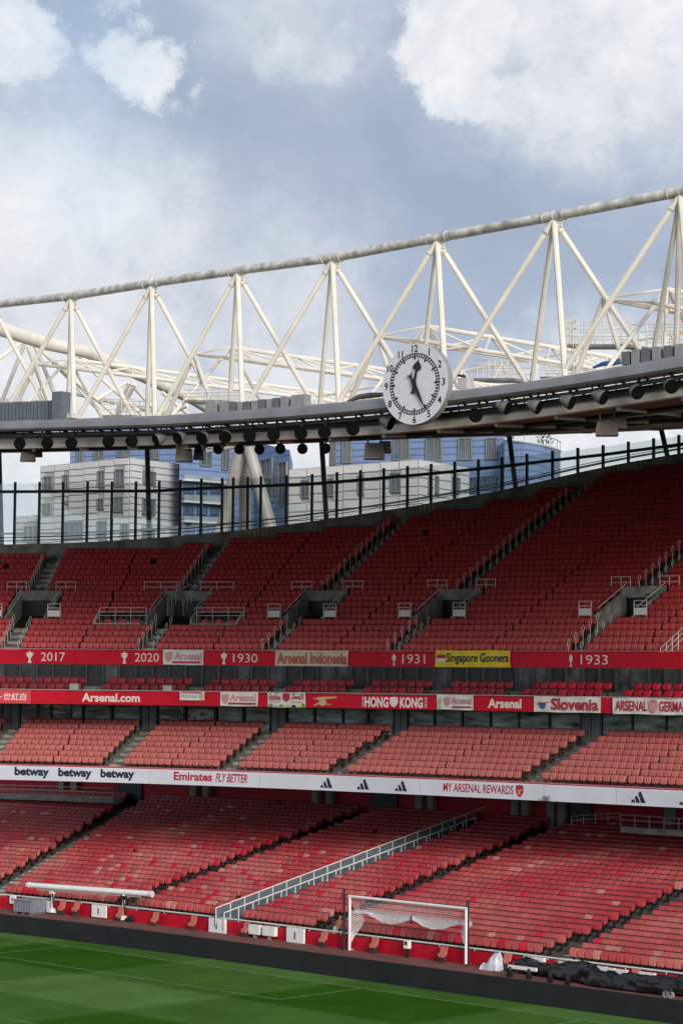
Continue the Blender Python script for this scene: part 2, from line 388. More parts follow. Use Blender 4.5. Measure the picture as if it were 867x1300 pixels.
# ------------------------------------------------------------ ground
def sheet(name, pts, z, m, kind='structure', parent=None):
    mb = MB().add([(p[0], p[1], z) for p in pts], [tuple(range(len(pts)))]); o = mb.build(name, m, parent); 
    if not parent: tag(o, kind=kind)
    return o
g = sheet('ground', [(-2500, -2500), (2500, -2500), (2500, 2500), (-2500, 2500)], -.02, 'asphalt')
tL, nL = LOW.t(5), LOW.n(5)                            # along the goal line, towards the stand
def XY(a, b): A0_ = Vector((.95, 90.55, 0)); return A0_+tL*a+nL*b   # origin where goal area meets the goal line
pm = bpy.data.materials.new('grass'); pm.use_nodes = True; t = pm.node_tree; b = t.nodes['Principled BSDF']; b.inputs['Roughness'].default_value = .95; b.inputs['Specular IOR Level'].default_value = .06
ge = t.nodes.new('ShaderNodeNewGeometry')
def dotn(v, off, per):
    d = t.nodes.new('ShaderNodeVectorMath'); d.operation = 'DOT_PRODUCT'; t.links.new(ge.outputs['Position'], d.inputs[0]); d.inputs[1].default_value = tuple(v)
    a = t.nodes.new('ShaderNodeMath'); a.operation = 'SUBTRACT'; a.inputs[1].default_value = off; t.links.new(d.outputs['Value'], a.inputs[0])
    m_ = t.nodes.new('ShaderNodeMath'); m_.operation = 'DIVIDE'; m_.inputs[1].default_value = per; t.links.new(a.outputs[0], m_.inputs[0])
    p = t.nodes.new('ShaderNodeMath'); p.operation = 'PINGPONG'; p.inputs[1].default_value = 1.0; t.links.new(m_.outputs[0], p.inputs[0])
    q = t.nodes.new('ShaderNodeMapRange'); q.inputs['From Min'].default_value = .47; q.inputs['From Max'].default_value = .53; t.links.new(p.outputs[0], q.inputs['Value']); return q.outputs[0]
o_ = XY(0, 0)
s1 = dotn(nL, o_.dot(nL)-2.75, 5.5); s2 = dotn(tL, o_.dot(tL)-2.75+5.6, 9.16)
ad = t.nodes.new('ShaderNodeMath'); ad.operation = 'ADD'; t.links.new(s1, ad.inputs[0]); t.links.new(s2, ad.inputs[1])
nz = t.nodes.new('ShaderNodeTexNoise'); nz.inputs['Scale'].default_value = .35; nz.inputs['Detail'].default_value = 8; t.links.new(ge.outputs['Position'], nz.inputs['Vector'])
nz2 = t.nodes.new('ShaderNodeTexNoise'); nz2.inputs['Scale'].default_value = 9; nz2.inputs['Detail'].default_value = 6; t.links.new(ge.outputs['Position'], nz2.inputs['Vector'])
cr = t.nodes.new('ShaderNodeValToRGB'); cr.color_ramp.elements[0].color = (.024, .084, .002, 1); cr.color_ramp.elements[1].color = (.078, .160, .036, 1)
hv = t.nodes.new('ShaderNodeMath'); hv.operation = 'MULTIPLY'; hv.inputs[1].default_value = .5; t.links.new(ad.outputs[0], hv.inputs[0]); t.links.new(hv.outputs[0], cr.inputs[0])
ml = t.nodes.new('ShaderNodeMapRange'); ml.inputs['From Min'].default_value = .25; ml.inputs['From Max'].default_value = .75; ml.inputs['To Min'].default_value = .8; ml.inputs['To Max'].default_value = 1.2; t.links.new(nz.outputs['Fac'], ml.inputs['Value'])
ml2 = t.nodes.new('ShaderNodeMapRange'); ml2.inputs['From Min'].default_value = .25; ml2.inputs['From Max'].default_value = .75; ml2.inputs['To Min'].default_value = .68; ml2.inputs['To Max'].default_value = 1.32; t.links.new(nz2.outputs['Fac'], ml2.inputs['Value'])
mm = t.nodes.new('ShaderNodeMath'); mm.operation = 'MULTIPLY'; t.links.new(ml.outputs[0], mm.inputs[0]); t.links.new(ml2.outputs[0], mm.inputs[1])
vs_ = t.nodes.new('ShaderNodeVectorMath'); vs_.operation = 'SCALE'; t.links.new(cr.outputs[0], vs_.inputs[0]); t.links.new(mm.outputs[0], vs_.inputs['Scale']); t.links.new(vs_.outputs[0], b.inputs['Base Color'])
bp = t.nodes.new('ShaderNodeBump'); bp.inputs['Strength'].default_value = .35; bp.inputs['Distance'].default_value = .03; t.links.new(nz2.outputs['Fac'], bp.inputs['Height']); t.links.new(bp.outputs[0], b.inputs['Normal'])
M['grass'] = pm
mat('line_white', (.12, .22, .08), .8, var=.35, scale=5)
us = lin(-34, 32, 2)
edge = [BRD.P(u, -.06) for u in us]
pitch = MB().add([(p.x, p.y, 0) for p in edge]+[(160, -60, 0), (-120, -60, 0)], [tuple(range(len(edge)+2))]); tag(pitch.build('pitch', 'grass'), kind='structure')
lines = MB()
def gl_line(p, q, w=.11):
    d = (q-p).normalized(); s_ = Vector((-d.y, d.x, 0))*w/2; lines.add([(v.x, v.y, .004) for v in (p-s_, q-s_, q+s_, p+s_)], [(0, 1, 2, 3)])
gl_line(XY(-50, 0), XY(40, 0)); gl_line(XY(0, -.05), XY(0, -4.5)); gl_line(XY(-18.32, -.05), XY(-18.32, -4.5)); gl_line(XY(.05, -4.5), XY(-18.37, -4.5))
gl_line(XY(11, -.05), XY(11, -15)); gl_line(XY(11.05, -15), XY(-29.4, -15)); gl_line(XY(-29.3, -.05), XY(-29.3, -15))
tag(lines.build('pitch_marking', 'line_white'), kind='structure')
mb = MB(); sweep(mb, BRD, lin(-34, 32, 1.5), lambda u: [(.10, .02), (11.5, .02)], closed=False); tag(mb.build('track', 'track'), kind='structure')

# black perimeter board: panels side by side
board = empty('perimeter_board', BRD.P(0), 'long matt black perimeter board standing between the pitch and the red track', 'advertising board')
u = -26.0; k = 0; bh = BRD.zpx(434, 1214)[1]
while u < 24:
    mb = MB(); sweep(mb, BRD, lin(u+.003, u+2.4-.003, .8), lambda q: [(-.02, 0.0), (-.02, bh), (.08, bh), (.08, 0.0)]); mb.build('panel', 'black_board', board); u += 2.4

# ------------------------------------------------------------ lower tier and its front wall
VOMS = []
lower = empty('lower_tier', LOW.P(0, 9), 'lowest seating tier of the stand, rising from the red wall to under the white fascia', 'seating tier')
club = empty('club_tier', CLB.P(0, 3, 6), 'short middle seating tier between the white fascia and the glazed boxes', 'seating tier')
boxes = empty('box_tier', BOX.P(0, 2, 10), 'dark gallery of hospitality boxes between the two red fascias', 'seating tier')
upper = empty('upper_tier', UPR.P(0, 9, 14), 'large steep top seating tier rising to the glass screen under the roof', 'seating tier')

def terrace(T, parent, u0, u1, kmax, cuts=(), m='terrace'):
    for k in range(T.rows+1):
        base = lin(u0, u1, 1.4)
        for (a, b, k0, k1) in cuts: base += [a, b]
        base = sorted(set(round(x, 3) for x in base)); lo_ = T.z(k)-T.r*(1.5 if k else 1); run = []
        def flush():
            if len(run) > 1:
                mb = MB(); sweep(mb, T.cv, run, lambda q: [(T.n(k)-.15, lo_), (T.n(k)-.15, T.z(k)), (T.n(k+1)-.15, T.z(k))], closed=False); mb.build('terrace_step', m, parent)
        for a, b in zip(base[:-1], base[1:]):
            mid = (a+b)/2
            if k > kmax(mid) or any(c[0] <= mid <= c[1] and c[2] <= k < c[3] for c in cuts): flush(); run = []; continue
            if not run: run = [a]
            run.append(b)
        flush()

def lineaisle(T, p0, p1):
    """aisle through two image points on the tier -> function row -> u"""
    (ua, ka), (ub, kb) = T.uk(*p0), T.uk(*p1); sl = (ub-ua)/(kb-ka); return lambda k, ua=ua, ka=ka, sl=sl: ua+sl*(k-ka)

# aisles: (function, width in metres)
AL = [(lineaisle(TL, (0, 1124), (126, 1044)), 1.15), (lineaisle(TL, (230, 1119), (422, 1046)), .86),
      (lineaisle(TL, (350, 1139), (560, 1059)), .95), (lineaisle(TL, (462, 1152), (644, 1073)), .86), (lineaisle(TL, (725, 1200), (850, 1141)), .90),
      (lineaisle(TL, (-250, 1100), (-120, 1040)), 1.0), (lineaisle(TL, (960, 1225), (1085, 1160)), .8)]
AC = [(lineaisle(TC, (142, 968), (172, 937)), 1.05), (lineaisle(TC, (288, 972), (331, 935)), 1.05), (lineaisle(TC, (436, 970), (490, 935)), 1.05),
      (lineaisle(TC, (668, 988), (735, 945)), 1.05), (lineaisle(TC, (-22, 968), (4, 937)), 1.05), (lineaisle(TC, (905, 1000), (965, 960)), 1.05)]
AU = [(lineaisle(TU, (18, 812), (66, 712)), 1.0), (lineaisle(TU, (193, 812), (275, 697)), .9), (lineaisle(TU, (352, 812), (506, 663)), .8),
      (lineaisle(TU, (512, 812), (741, 617)), .75), (lineaisle(TU, (742, 812), (866, 700)), .8), (lineaisle(TU, (905, 812), (1010, 700)), .8)]
vomit_k = (5, 10)
CUTS_U = []
for i, (f, w) in enumerate(AU[:5]):
    uc = f(7.2); hw = 1.05 if i != 1 else 1.2
    CUTS_U.append((round(uc-hw, 3), round(uc+hw+.25, 3), 5, 10))

# stair-step top limit of the upper tier (rows follow the rising glass screen)
LIMX = [-200, 0, 100, 217, 325, 434, 542, 650, 758, 867, 1000]; BASEY = [690, 690, 687.5, 680, 669.5, 655, 638, 618.5, 592, 573, 550]
def base_y(px): return float(np.interp(px, LIMX, BASEY))
NPAR = {}
def kpar(u):                                          # row number at which the parapet stands
    key = round(u*2)/2
    if key not in NPAR:
        k = 10.0
        while k < 42:
            x, y = proj(*TU.cv.P(key, TU.n(k), TU.z(k)+.8))
            if y < base_y(x)+7.5: break
            k += .25
        NPAR[key] = k
    a = math.floor(u*2)/2; fr = (u-a)*2
    if abs(key-a) < 1e-9 and fr == 0: return NPAR[key]
    for q in (a, a+.5):
        if q not in NPAR:
            kk = key; NPAR.setdefault(q, None)
            if NPAR[q] is None: del NPAR[q]; kpar(q)
    return NPAR[a]*(1-fr)+NPAR[a+.5]*fr
for q in np.arange(-30, 30.5, .5): kpar(float(q))
qs = np.array(sorted(NPAR)); kv = np.array([NPAR[q] for q in qs]); kv = np.convolve(np.pad(kv, 4, mode='edge'), np.ones(9)/9, 'valid')
def kpar(u): return float(np.interp(u, qs, kv))
def kblock(u): return kpar(math.floor(u/2.3)*2.3+.6)-.2

terrace(TL, lower, -46, 26, lambda u: 40, m='terrace')
terrace(TC, club, -26, 26, lambda u: 40)
terrace(TB, boxes, -26, 26, lambda u: 40)
terrace(TU, upper, -26, 26, lambda u: kpar(u)+1, CUTS_U)

def stairs(T, f, w, parent, kmax, m, cut=None, sub=2):
    bx = MB().box((0, 0, 0), (1, 1, 1)).mesh('stair_step', m)
    for k in range(T.rows):
        u = f(k+.3)
        if k > kmax(u)-1: break
        if cut and cut[2]-1 <= k < cut[3]: continue
        h = T.r/2; d = T.t/2; p = T.cv.P(f(k+.75), T.n(k)+.75*T.t-.15+.0, T.z(k)+h/2+.003)
        place('stair_step', bx, p, T.cv.ax(u), parent, (w*.98, d, h))
        p = T.cv.P(f(k+.25), T.n(k)+.25*T.t-.15, T.z(k)+.012)
        place('stair_step', bx, p, T.cv.ax(u), parent, (w*.98, d, .02))
for i, (f, w) in enumerate(AL[:5]):
    if i != 2: stairs(TL, f, w+.1, lower, lambda u: 26, 'stair_green')
for f, w in AC: stairs(TC, f, w, club, lambda u: 9, 'stair')
for i, (f, w) in enumerate(AU[:5]): stairs(TU, f, w, upper, kblock, 'stair', CUTS_U[i])

# ------------------------------------------------------------ seats
def rrect(w, z0, z1, y0, y1, th, rt, rb, bulge, mb):
    """padded shell: rounded rectangle front with pillow face, lying back from y0 (bottom) to y1 (top)"""
    pts = []
    for (cx, cz, r, a0) in ((w/2, z0, rb, -90), (w/2, z1, rt, 0), (-w/2, z1, rt, 90), (-w/2, z0, rb, 180)):
        sx = 1 if cx > 0 else -1; sz = 1 if cz == z1 else -1
        for k in range(3):
            a = math.radians(a0+45*k); pts.append((cx-sx*r+r*math.cos(a), cz-sz*r+r*math.sin(a)))
    n = len(pts); cz = (z0+z1)/2; Y = lambda z: y0+(y1-y0)*(z-z0)/(z1-z0)
    vs = [(x, Y(z), z) for x, z in pts]+[(x*.72, Y(z)-bulge, cz+(z-cz)*.72) for x, z in pts]+[(x, Y(z)+th, z) for x, z in pts]
    fs = [(i, (i+1) % n, n+(i+1) % n, n+i) for i in range(n)]+[tuple(range(n, 2*n))]+[(i, 2*n+i, 2*n+(i+1) % n, (i+1) % n) for i in range(n)]+[tuple(range(3*n-1, 2*n-1, -1))]
    mb.add(vs, fs)
def seat_proto(w, back=(.50, .82), pan=(.44, .74)):
    mb = MB(); rrect(w, back[0], back[1], .05, .10, .03, .05, .07, .018, mb)
    rrect(w*.92, pan[0], pan[1], -.06, -.03, .05, .04, .09, .02, mb)
    return mb
def frame_and_row_shade(mb, w, top=.835):
    mb.box((0, .15, top-.10), (w*1.015, .03, .20))  # dark strip behind the seat top, built in as the shade between rows
    mb.box((0, .06, .30), (w*.16, .10, .34)); mb.box((0, .0, .43), (w*.5, .12, .04))
RED = dict(red=(.62, .008, .03), pink=(.55, .185, .17), deep=(.26, .018, .028))
seats = []    # (tier id, tint, pos, phi, px, py, depth, row, block, shade name)
def tierseats(T, aisles, tid, u0, u1, tint, kmax=lambda u: 99, rows=None, holes=(), gap=True, k0=0):
    for k in range(k0, rows or T.rows):
        cuts = sorted((f(k+.1), w/2) for f, w in aisles); n = T.n(k)+.34; z = T.z(k)
        dens = lambda u: 1+(T.cv.phi(u+.5)-T.cv.phi(u-.5))*0+n*(-(T.cv.phi(u+.5)-T.cv.phi(u-.5))) if False else 1+n*((T.cv.phi(u+.5)-T.cv.phi(u-.5)))*-1 if False else 1.0
        edges = [(u0, 0)]+cuts+[(u1, 0)]
        for bi in range(len(edges)-1):
            # walk along the row in true distance
            us_ = np.arange(edges[bi][0]-.01, edges[bi+1][0]+.01, .25)
            if len(us_) < 3: continue
            pts = np.array([tuple(T.cv.P(float(q), n)) for q in us_]); cum = np.concatenate([[0], np.cumsum(np.hypot(*(np.diff(pts[:, :2], axis=0).T)))])
            a = edges[bi][1]+.03+(.19*((k*7) % 3)/2 if tid == 'low' else 0); b = cum[-1]-edges[bi+1][1]-.03; cnt = int((b-a)/T.pitch)
            if cnt < 1: continue
            seam = int(cnt*.55); gp = .10 if (gap and tid != 'low' and 3 < seam) else 0.0; pt = T.pitch if tid == 'low' else (b-a-gp)/cnt
            for i in range(cnt):
                s_ = a+(i+.5)*pt+(gp if i >= seam else 0); q = float(np.interp(s_, cum, us_))
                if k > kmax(q): continue
                if any(h[0] <= q <= h[1] and h[2] <= k < h[3] for h in holes): continue
                p = T.cv.P(q, n, z); x, y = proj(p.x, p.y, p.z+.65)
                if x < -14 or x > 881 or y > 1320: continue
                seats.append((tid, tint(k, q, x, bi), p, T.cv.phi(q), x, y, p.y, k, bi))
def jit(c, a=.10):
    k = 1+random.uniform(-a, a); return tuple(max(0, v*k) for v in c)
def mixc(a, b, t): return tuple(x*(1-t)+y*t for x, y in zip(a, b))
def tint_low(k, q, x, bi):
    r = random.random(); patch = mnoise.noise(Vector((q*.30, k*.15, 3.1)))
    base = mixc((.46, .048, .055), (.55, .15, .125), max(0, min(1, .60-k*.035+patch*1.1)))
    hot = max(0.0, mnoise.noise(Vector((q*.5, k*.3, 8.4))))
    if x < 420: pr, pp = .03+.12*hot, .030+.08*hot
    else: pr, pp = .008+.09*hot, .010+.05*hot
    if k < 7: pr += .05*hot+.01; pp += .10*hot+.01
    if r < pr: return jit((.58, .018, .040))
    if r < pr+pp: return jit(mixc((.56, .20, .18), (.58, .25, .17), random.random()), .08)
    return jit(base, .12)
def tint_club(k, q, x, bi): return jit(mixc((.49, .135, .115), (.43, .095, .085), k/8), .07)
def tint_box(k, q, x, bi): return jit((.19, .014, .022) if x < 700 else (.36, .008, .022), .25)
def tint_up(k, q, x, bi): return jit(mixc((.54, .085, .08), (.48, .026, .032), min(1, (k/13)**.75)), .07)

# holes in the seating: vomitories, terraces beside the second one
def box_hole(i, dl, dr, k0, k1): a = CUTS_U[i]; return (a[0]-dl, a[1]+dr, k0, k1)
HU = [(c[0]-.12, c[1]+.12, 5, 10) for c in CUTS_U]
ua, ka = TU.uk(122, 788); ub, kb = TU.uk(304, 788)
PLAT = (ua, ub, 4, 6)
HU.append(PLAT)
tierseats(TL, AL, 'low', -46, 26, tint_low)
tierseats(TC, AC, 'club', -26, 26, tint_club, kmax=lambda u: 7.5)
boxseams = [(lambda k, c=c: c, .9) for c in [BOX.upx(x, BZ['2t']) for x in (-60, 112, 240, 342, 440, 540, 640, 768, 905)]]
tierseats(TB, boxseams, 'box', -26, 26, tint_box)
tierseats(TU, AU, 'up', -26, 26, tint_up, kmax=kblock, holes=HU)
seats = [s for s in seats if random.random() > .0012]
lowin = sorted([i for i, s in enumerate(seats) if s[0] == 'low' and s[4] < 867 and s[5] < 1235], key=lambda i: seats[i][6])[:300]
single = set(lowin)
sizes = dict(low=.398, club=.392, box=.42, up=.362)
# everything past the 300 nearest: one merged object
mvs, mfs, mtint, moff = [], [], [], 0
allV = []; allF = []; allC = []
for tid in ('low', 'club', 'box', 'up'):
    pr = MB()
    if tid == 'low': rrect(sizes[tid], .48, .80, .05, .10, .03, .014, .05, .004, pr); rrect(sizes[tid]*.94, .42, .70, -.04, -.01, .05, .03, .09, .012, pr)
    else: rrect(sizes[tid], .49, .815, .05, .10, .03, .022, .06, .005, pr); rrect(sizes[tid]*.97, .485, .765, -.035, -.01, .05, .03, .085, .010, pr)
    nshell = len(pr.v); frame_and_row_shade(pr, sizes[tid], .832 if tid == 'low' else .838); V = np.array(pr.v); 
    ss = [s for i, s in enumerate(seats) if s[0] == tid and i not in single]
    if not ss: continue
    ph = np.array([s[3]+random.uniform(-.03, .03) for s in ss]); pos = np.array([tuple(s[2]) for s in ss]); c, s_ = np.cos(ph), np.sin(ph)
    X = V[None, :, 0]*c[:, None]+V[None, :, 1]*s_[:, None]+pos[:, None, 0]
    Y = -V[None, :, 0]*s_[:, None]+V[None, :, 1]*c[:, None]+pos[:, None, 1]
    tilt = np.array([random.uniform(-.012, .012) for _ in ss])
    Z = V[None, :, 2]+pos[:, None, 2]+tilt[:, None]*0+rng.uniform(-.006, .006, len(ss))[:, None]
    allV.append(np.stack([X, Y, Z], -1).reshape(-1, 3))
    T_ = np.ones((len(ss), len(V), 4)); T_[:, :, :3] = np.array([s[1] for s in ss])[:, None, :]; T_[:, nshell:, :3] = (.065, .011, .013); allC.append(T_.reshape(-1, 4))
    allF.append((pr.f, len(ss), len(V)))
me = bpy.data.meshes.new('stadium_seat'); VV = np.concatenate(allV); CC = np.concatenate(allC)
loops = []; starts = []; totals = []; vo = 0; lo_ = 0
for fs, cnt, nv in allF:
    flat = np.array([i for f in fs for i in f]); lens = np.array([len(f) for f in fs]); st = np.concatenate([[0], np.cumsum(lens)[:-1]])
    loops.append((flat[None, :]+(np.arange(cnt)*nv)[:, None]+vo).ravel()); starts.append((st[None, :]+(np.arange(cnt)*len(flat))[:, None]+lo_).ravel()); totals.append(np.tile(lens, cnt))
    vo += cnt*nv; lo_ += cnt*len(flat)
loops = np.concatenate(loops); starts = np.concatenate(starts); totals = np.concatenate(totals)
me.vertices.add(len(VV)); me.vertices.foreach_set('co', VV.ravel()); me.loops.add(len(loops)); me.loops.foreach_set('vertex_index', loops.astype(np.int32))
me.polygons.add(len(starts)); me.polygons.foreach_set('loop_start', starts.astype(np.int32)); me.polygons.foreach_set('loop_total', totals.astype(np.int32))
me.update(calc_edges=True); me.validate()
ca = me.attributes.new('seat_tint', 'FLOAT_COLOR', 'POINT'); ca.data.foreach_set('color', CC.ravel().astype(np.float32))
me.materials.append(M['seat_merged']); o = bpy.data.objects.new('stadium_seat', me); col.objects.link(o)
tag(o, 'rows of red tip-up seats filling all the tiers beyond the nearest block', 'seats', kind='stuff')
print('seats', len(seats), 'single', len(single))
sb = MB(); rrect(.398, .48, .80, .05, .10, .03, .014, .05, .004, sb); rrect(.37, .42, .70, -.04, -.01, .05, .03, .09, .012, sb)
sme = sb.mesh('stadium_seat_mesh', 'seat_single'); sme.materials.append(M['black']); nb = len(sb.f)
fb = MB(); fb.v = list(sb.v); fb.f = list(sb.f); frame_and_row_shade(fb, .398, .832)
sme = bpy.data.meshes.new('stadium_seat_single'); sme.from_pydata(fb.v, [], fb.f); sme.materials.append(M['seat_single']); sme.materials.append(M['black'])
for i in range(nb, len(fb.f)): sme.polygons[i].material_index = 1
eaisle = AL[4][0]
for i in sorted(single):
    tid, tn, p, ph, x, y, d, k, bi = seats[i]
    o = bpy.data.objects.new('stadium_seat', sme); col.objects.link(o); o.location = p; o.rotation_euler = (0, 0, -ph); o.color = (*tn, 1)
    shade = 'bright red' if tn[1] < .03 else ('pale pink' if tn[1] > .2 else 'faded red')
    side = 'right of the stepped aisle' if LOW.upx(x, p.z, TL.n(k)) > eaisle(k) else 'left of the stepped aisle'
    ro = 'front rows' if k < 4 else ('middle rows' if k < 9 else 'upper rows')
    tag(o, '%s folded seat, %s above the black tarpaulin, %s' % (shade, ro, side.replace('the stepped ', '')), 'seat', 'folded seats in the nearest lower tier block, %s %s %s' % (shade, ro, side))

# ------------------------------------------------------------ front wall of the lower tier
fw = empty('pitchside_wall', LOW.P(0), 'low red wall with white top rail along the front of the lower tier', 'wall')
zr = LOW.zpx(434, 1184)[1]; wz = zr-.10
u = -30.0
while u < 25:
    mb = MB(); sweep(mb, LOW, lin(u+.01, u+1.99, 1), lambda q: [(0, 0), (0, wz), (.12, wz), (.12, 0)]); mb.build('wall_panel', 'wall_red', fw)
    mb = MB(); mb.tube(LOW.P(u+.1, .05, wz-.02), LOW.P(u+.1, .05, zr), .025, 6); mb.build('rail_post', 'rail_white', fw); u += 2.0
mb = MB(); mb.path([LOW.P(q, .04, zr) for q in lin(-30, 25, 1)], .038, 8); mb.build('top_rail', 'rail_white', fw, smooth=True)
def wallpx(x0, x1, y0, y1, n=-.05):
    u0, z1 = LOW.zpx(x0, y0, n); u1, z0 = LOW.zpx(x1, y1, n); return u0, u1, max(z0, .03), z1
def wall_box(name, x0, x1, y0, y1, m, label, cat, group=None, depth=.12, leaves=2, latch=True):
    uc = LOW.upx((x0+x1)/2, .5, -.1); P0 = LOW.P(uc, -.06-depth/2); n = LOW.n(uc); tt = LOW.t(uc)
    A = hit(x0, y1, P0, n); B = hit(x1, y0, P0, n); w = (B-A).dot(tt); zl = zfor(P0.x, P0.y, (y1)); zh = zfor(P0.x, P0.y, y0)
    zl = max(.03, min(zl, .5)); c = P0+Vector((0, 0, (zl+zh)/2)); o = empty(name, P0+Vector((0, 0, zl)), label, cat, group)
    for i in range(leaves):
        wc = w/leaves; MB().box(c+tt*((i+.5)*wc-w/2), (wc-.02, depth, zh-zl), (tt, n, UPV)).build('door_leaf', m, o)
    if latch: MB().box(c-n*(depth/2+.01), (.05, .03, (zh-zl)*.45), (tt, n, UPV)).build('latch', 'black', o)
    return o
whites = [(118, 136, 1149, 1164.5, 'behind the right wheels of the long white tube'), (50, 65, 1143, 1157, 'right behind the grey crate'), (266.5, 287.5, 1166, 1184, 'at the foot of the railed ramp'),
          (365, 387, 1178, 1197, 'between the ramp foot and the goal'), (14, 21, 1137, 1147, 'left of the grey crate')]
for (a, b_, c, d, s_) in whites: wall_box('gate', a, b_, c, d, 'white_paint', 'white double gate in the red wall, %s' % s_, 'gate', 'white gates in the red wall')
for (a, b_, c, d, s_) in [(319, 332.5, 1174, 1186, 'left of the two before the ramp'), (336.5, 352, 1176, 1188, 'right of the two before the ramp')]:
    o = wall_box('cabinet', a, b_, c, d, 'white_paint', 'small white electrical cabinet on the red wall, %s' % s_, 'cabinet', 'small white cabinets on the red wall', depth=.22, leaves=1, latch=False)
    p = rootloc(o); MB().box(p+Vector((0, 0, -.12)), (.18, .12, .22)).build('cable_duct', 'grey_box_dark', o)
for (a, b_, c, d, s_) in [(666, 692, 1215, 1228, 'above the trolley end of the tarpaulin'), (710, 727, 1221.5, 1229, 'second from the left behind the tarpaulin'), (741, 755, 1225, 1236, 'third from the left behind the tarpaulin'),
                     (757, 771, 1227, 1238, 'fourth from the left behind the tarpaulin'), (772, 781, 1229, 1240, 'narrowest one behind the tarpaulin'), (782, 797, 1231, 1241, 'next to the orange seat behind the tarpaulin'), (812, 832, 1234.5, 1243, 'rightmost behind the tarpaulin')]:
    wall_box('cabinet', a, b_, c, d+4, 'white_paint', 'white cabinet on the red wall, %s' % s_, 'cabinet', 'white cabinets behind the tarpaulin', depth=.16, leaves=1, latch=False)
def steward_seat(px, py, label):
    u = LOW.upx(px, .4, -.3); ax = LOW.ax(u); P0 = LOW.P(u, -.28, .02); sc = 1.0
    o = empty('steward_seat', P0, label, 'seat', 'folding stewards seats along the red wall')
    z1 = zfor(P0.x, P0.y, py-8); z0 = zfor(P0.x, P0.y, py+3)
    mb = MB(); rrect(.40, 0, 1, 0, .12, .05, .07, .05, .02, mb)
    mb.v = [tuple(P0+ax[0]*a+ax[1]*b+UPV*((z0-.02)+(z1-z0)*c)) for a, b, c in mb.v]; mb.build('seat_back', 'seat_orange', o)
    mb = MB(); rrect(.37, 0, 1, -.12, -.08, .06, .07, .09, .02, mb)
    mb.v = [tuple(P0+ax[0]*a+ax[1]*b+UPV*((z0-.10)+(z1-z0)*.5*c)) for a, b, c in mb.v]; mb.build('seat_pan', 'seat_orange', o)
    mb = MB(); mb.box(P0+Vector((0, 0, (z0-.02)/2)), (.24, .2, max(.1, z0-.02)), ax); mb.box(P0+ax[0]*.1+Vector((0, 0, .03)), (.05, .34, .04), ax); mb.build('pedestal', 'steel_dark', o)
for px, py, s_ in [(78, 1151, 'between the two stands of the long white tube'), (96, 1152, 'second one left of the white gate under the tube'), (152, 1160, 'directly behind the right stand of the tube'), (196, 1166, 'just right of the white tube end'),
                  (244, 1171, 'just left of the ramp foot'), (311, 1179, 'redder one left of the two cabinets'), (409.5, 1191, 'left of the goal post'), (474, 1198, 'inside the goal at left'), (561, 1210, 'inside the goal at right'), (642, 1218, 'right of the clear plastic sheet'), (804.5, 1238, 'half hidden behind the tarpaulin')]:
    steward_seat(px, py, 'faded orange seat on the wall, %s' % s_)

# ------------------------------------------------------------ text and flat marks
def text2d(s, bold=0.0, shear=0.0):
    c = bpy.data.curves.new('lettering', 'FONT'); c.body = s; c.size = 1.0; c.offset = bold; c.shear = shear; c.resolution_u = 3; c.fill_mode = 'FRONT'
    o = bpy.data.objects.new('lettering', c); col.objects.link(o); bpy.context.view_layer.update()
    me = bpy.data.meshes.new_from_object(o.evaluated_get(bpy.context.evaluated_depsgraph_get())); V = [tuple(v.co[:2]) for v in me.vertices]; Fs = [tuple(p.vertices) for p in me.polygons]
    bpy.data.objects.remove(o); bpy.data.meshes.remove(me); return V, Fs
def fit(shape, x0, x1, y0, y1):
    V, Fs = shape; a = np.array(V); lo_, hi_ = a.min(0), a.max(0); V = [(x0+(p[0]-lo_[0])/(hi_[0]-lo_[0])*(x1-x0), y0+(p[1]-lo_[1])/(hi_[1]-lo_[1])*(y1-y0)) for p in V]; return V, Fs
def poly(*pts): return list(pts), [tuple(range(len(pts)))]
def join(*sh):
    V = []; Fs = []
    for v, f in sh: k = len(V); V += v; Fs += [tuple(i+k for i in q) for q in f]
    return V, Fs
def rect(x0, y0, x1, y1): return poly((x0, y0), (x1, y0), (x1, y1), (x0, y1))
def decal(cv, n, x0, x1, zl, zh, shape, m, parent, name='lettering', zc=None, thick=.006):
    """flat mark laid on the curved face: image columns x0..x1, heights zl..zh"""
    zc = zc if zc is not None else (zl+zh)/2; u0 = cv.upx(x0, zc, n); u1 = cv.upx(x1, zc, n); V, Fs = fit(shape, u0, u1, zl, zh)
    mb = MB(); mb.v = [tuple(cv.P(a, n, z)) for a, z in V]; mb.f = list(Fs); return mb.build(name, m, parent)
def crest():
    o_ = poly((0, 1), (.5, 1.08), (1, 1), (1, .45), (.8, .18), (.5, 0), (.2, .18), (0, .45)); return o_
def cannon():
    return join(rect(.0, .62, .30, .70), poly((.18, .52), (.95, .72), (1, .86), (.2, .80), (.1, .66)), poly(*[(.38+.17*math.cos(a*math.pi/5), .33+.30*math.sin(a*math.pi/5)) for a in range(10)]), poly((.38, .35), (.05, .02), (.0, .10), (.33, .45)), rect(.5, .15, .75, .22))
def cup():
    return join(poly((.3, 0), (.7, 0), (.65, .15), (.58, .3), (.66, .45), (.8, .62), (.78, .85), (.6, .88), (.56, 1), (.44, 1), (.4, .88), (.22, .85), (.2, .62), (.34, .45), (.42, .3), (.35, .15)), poly((.05, .8), (.25, .86), (.25, .8), (.12, .74)), poly((.95, .8), (.75, .86), (.75, .8), (.88, .74)), poly((.05, .8), (.12, .74), (.3, .5), (.26, .48)), poly((.95, .8), (.88, .74), (.7, .5), (.74, .48)))
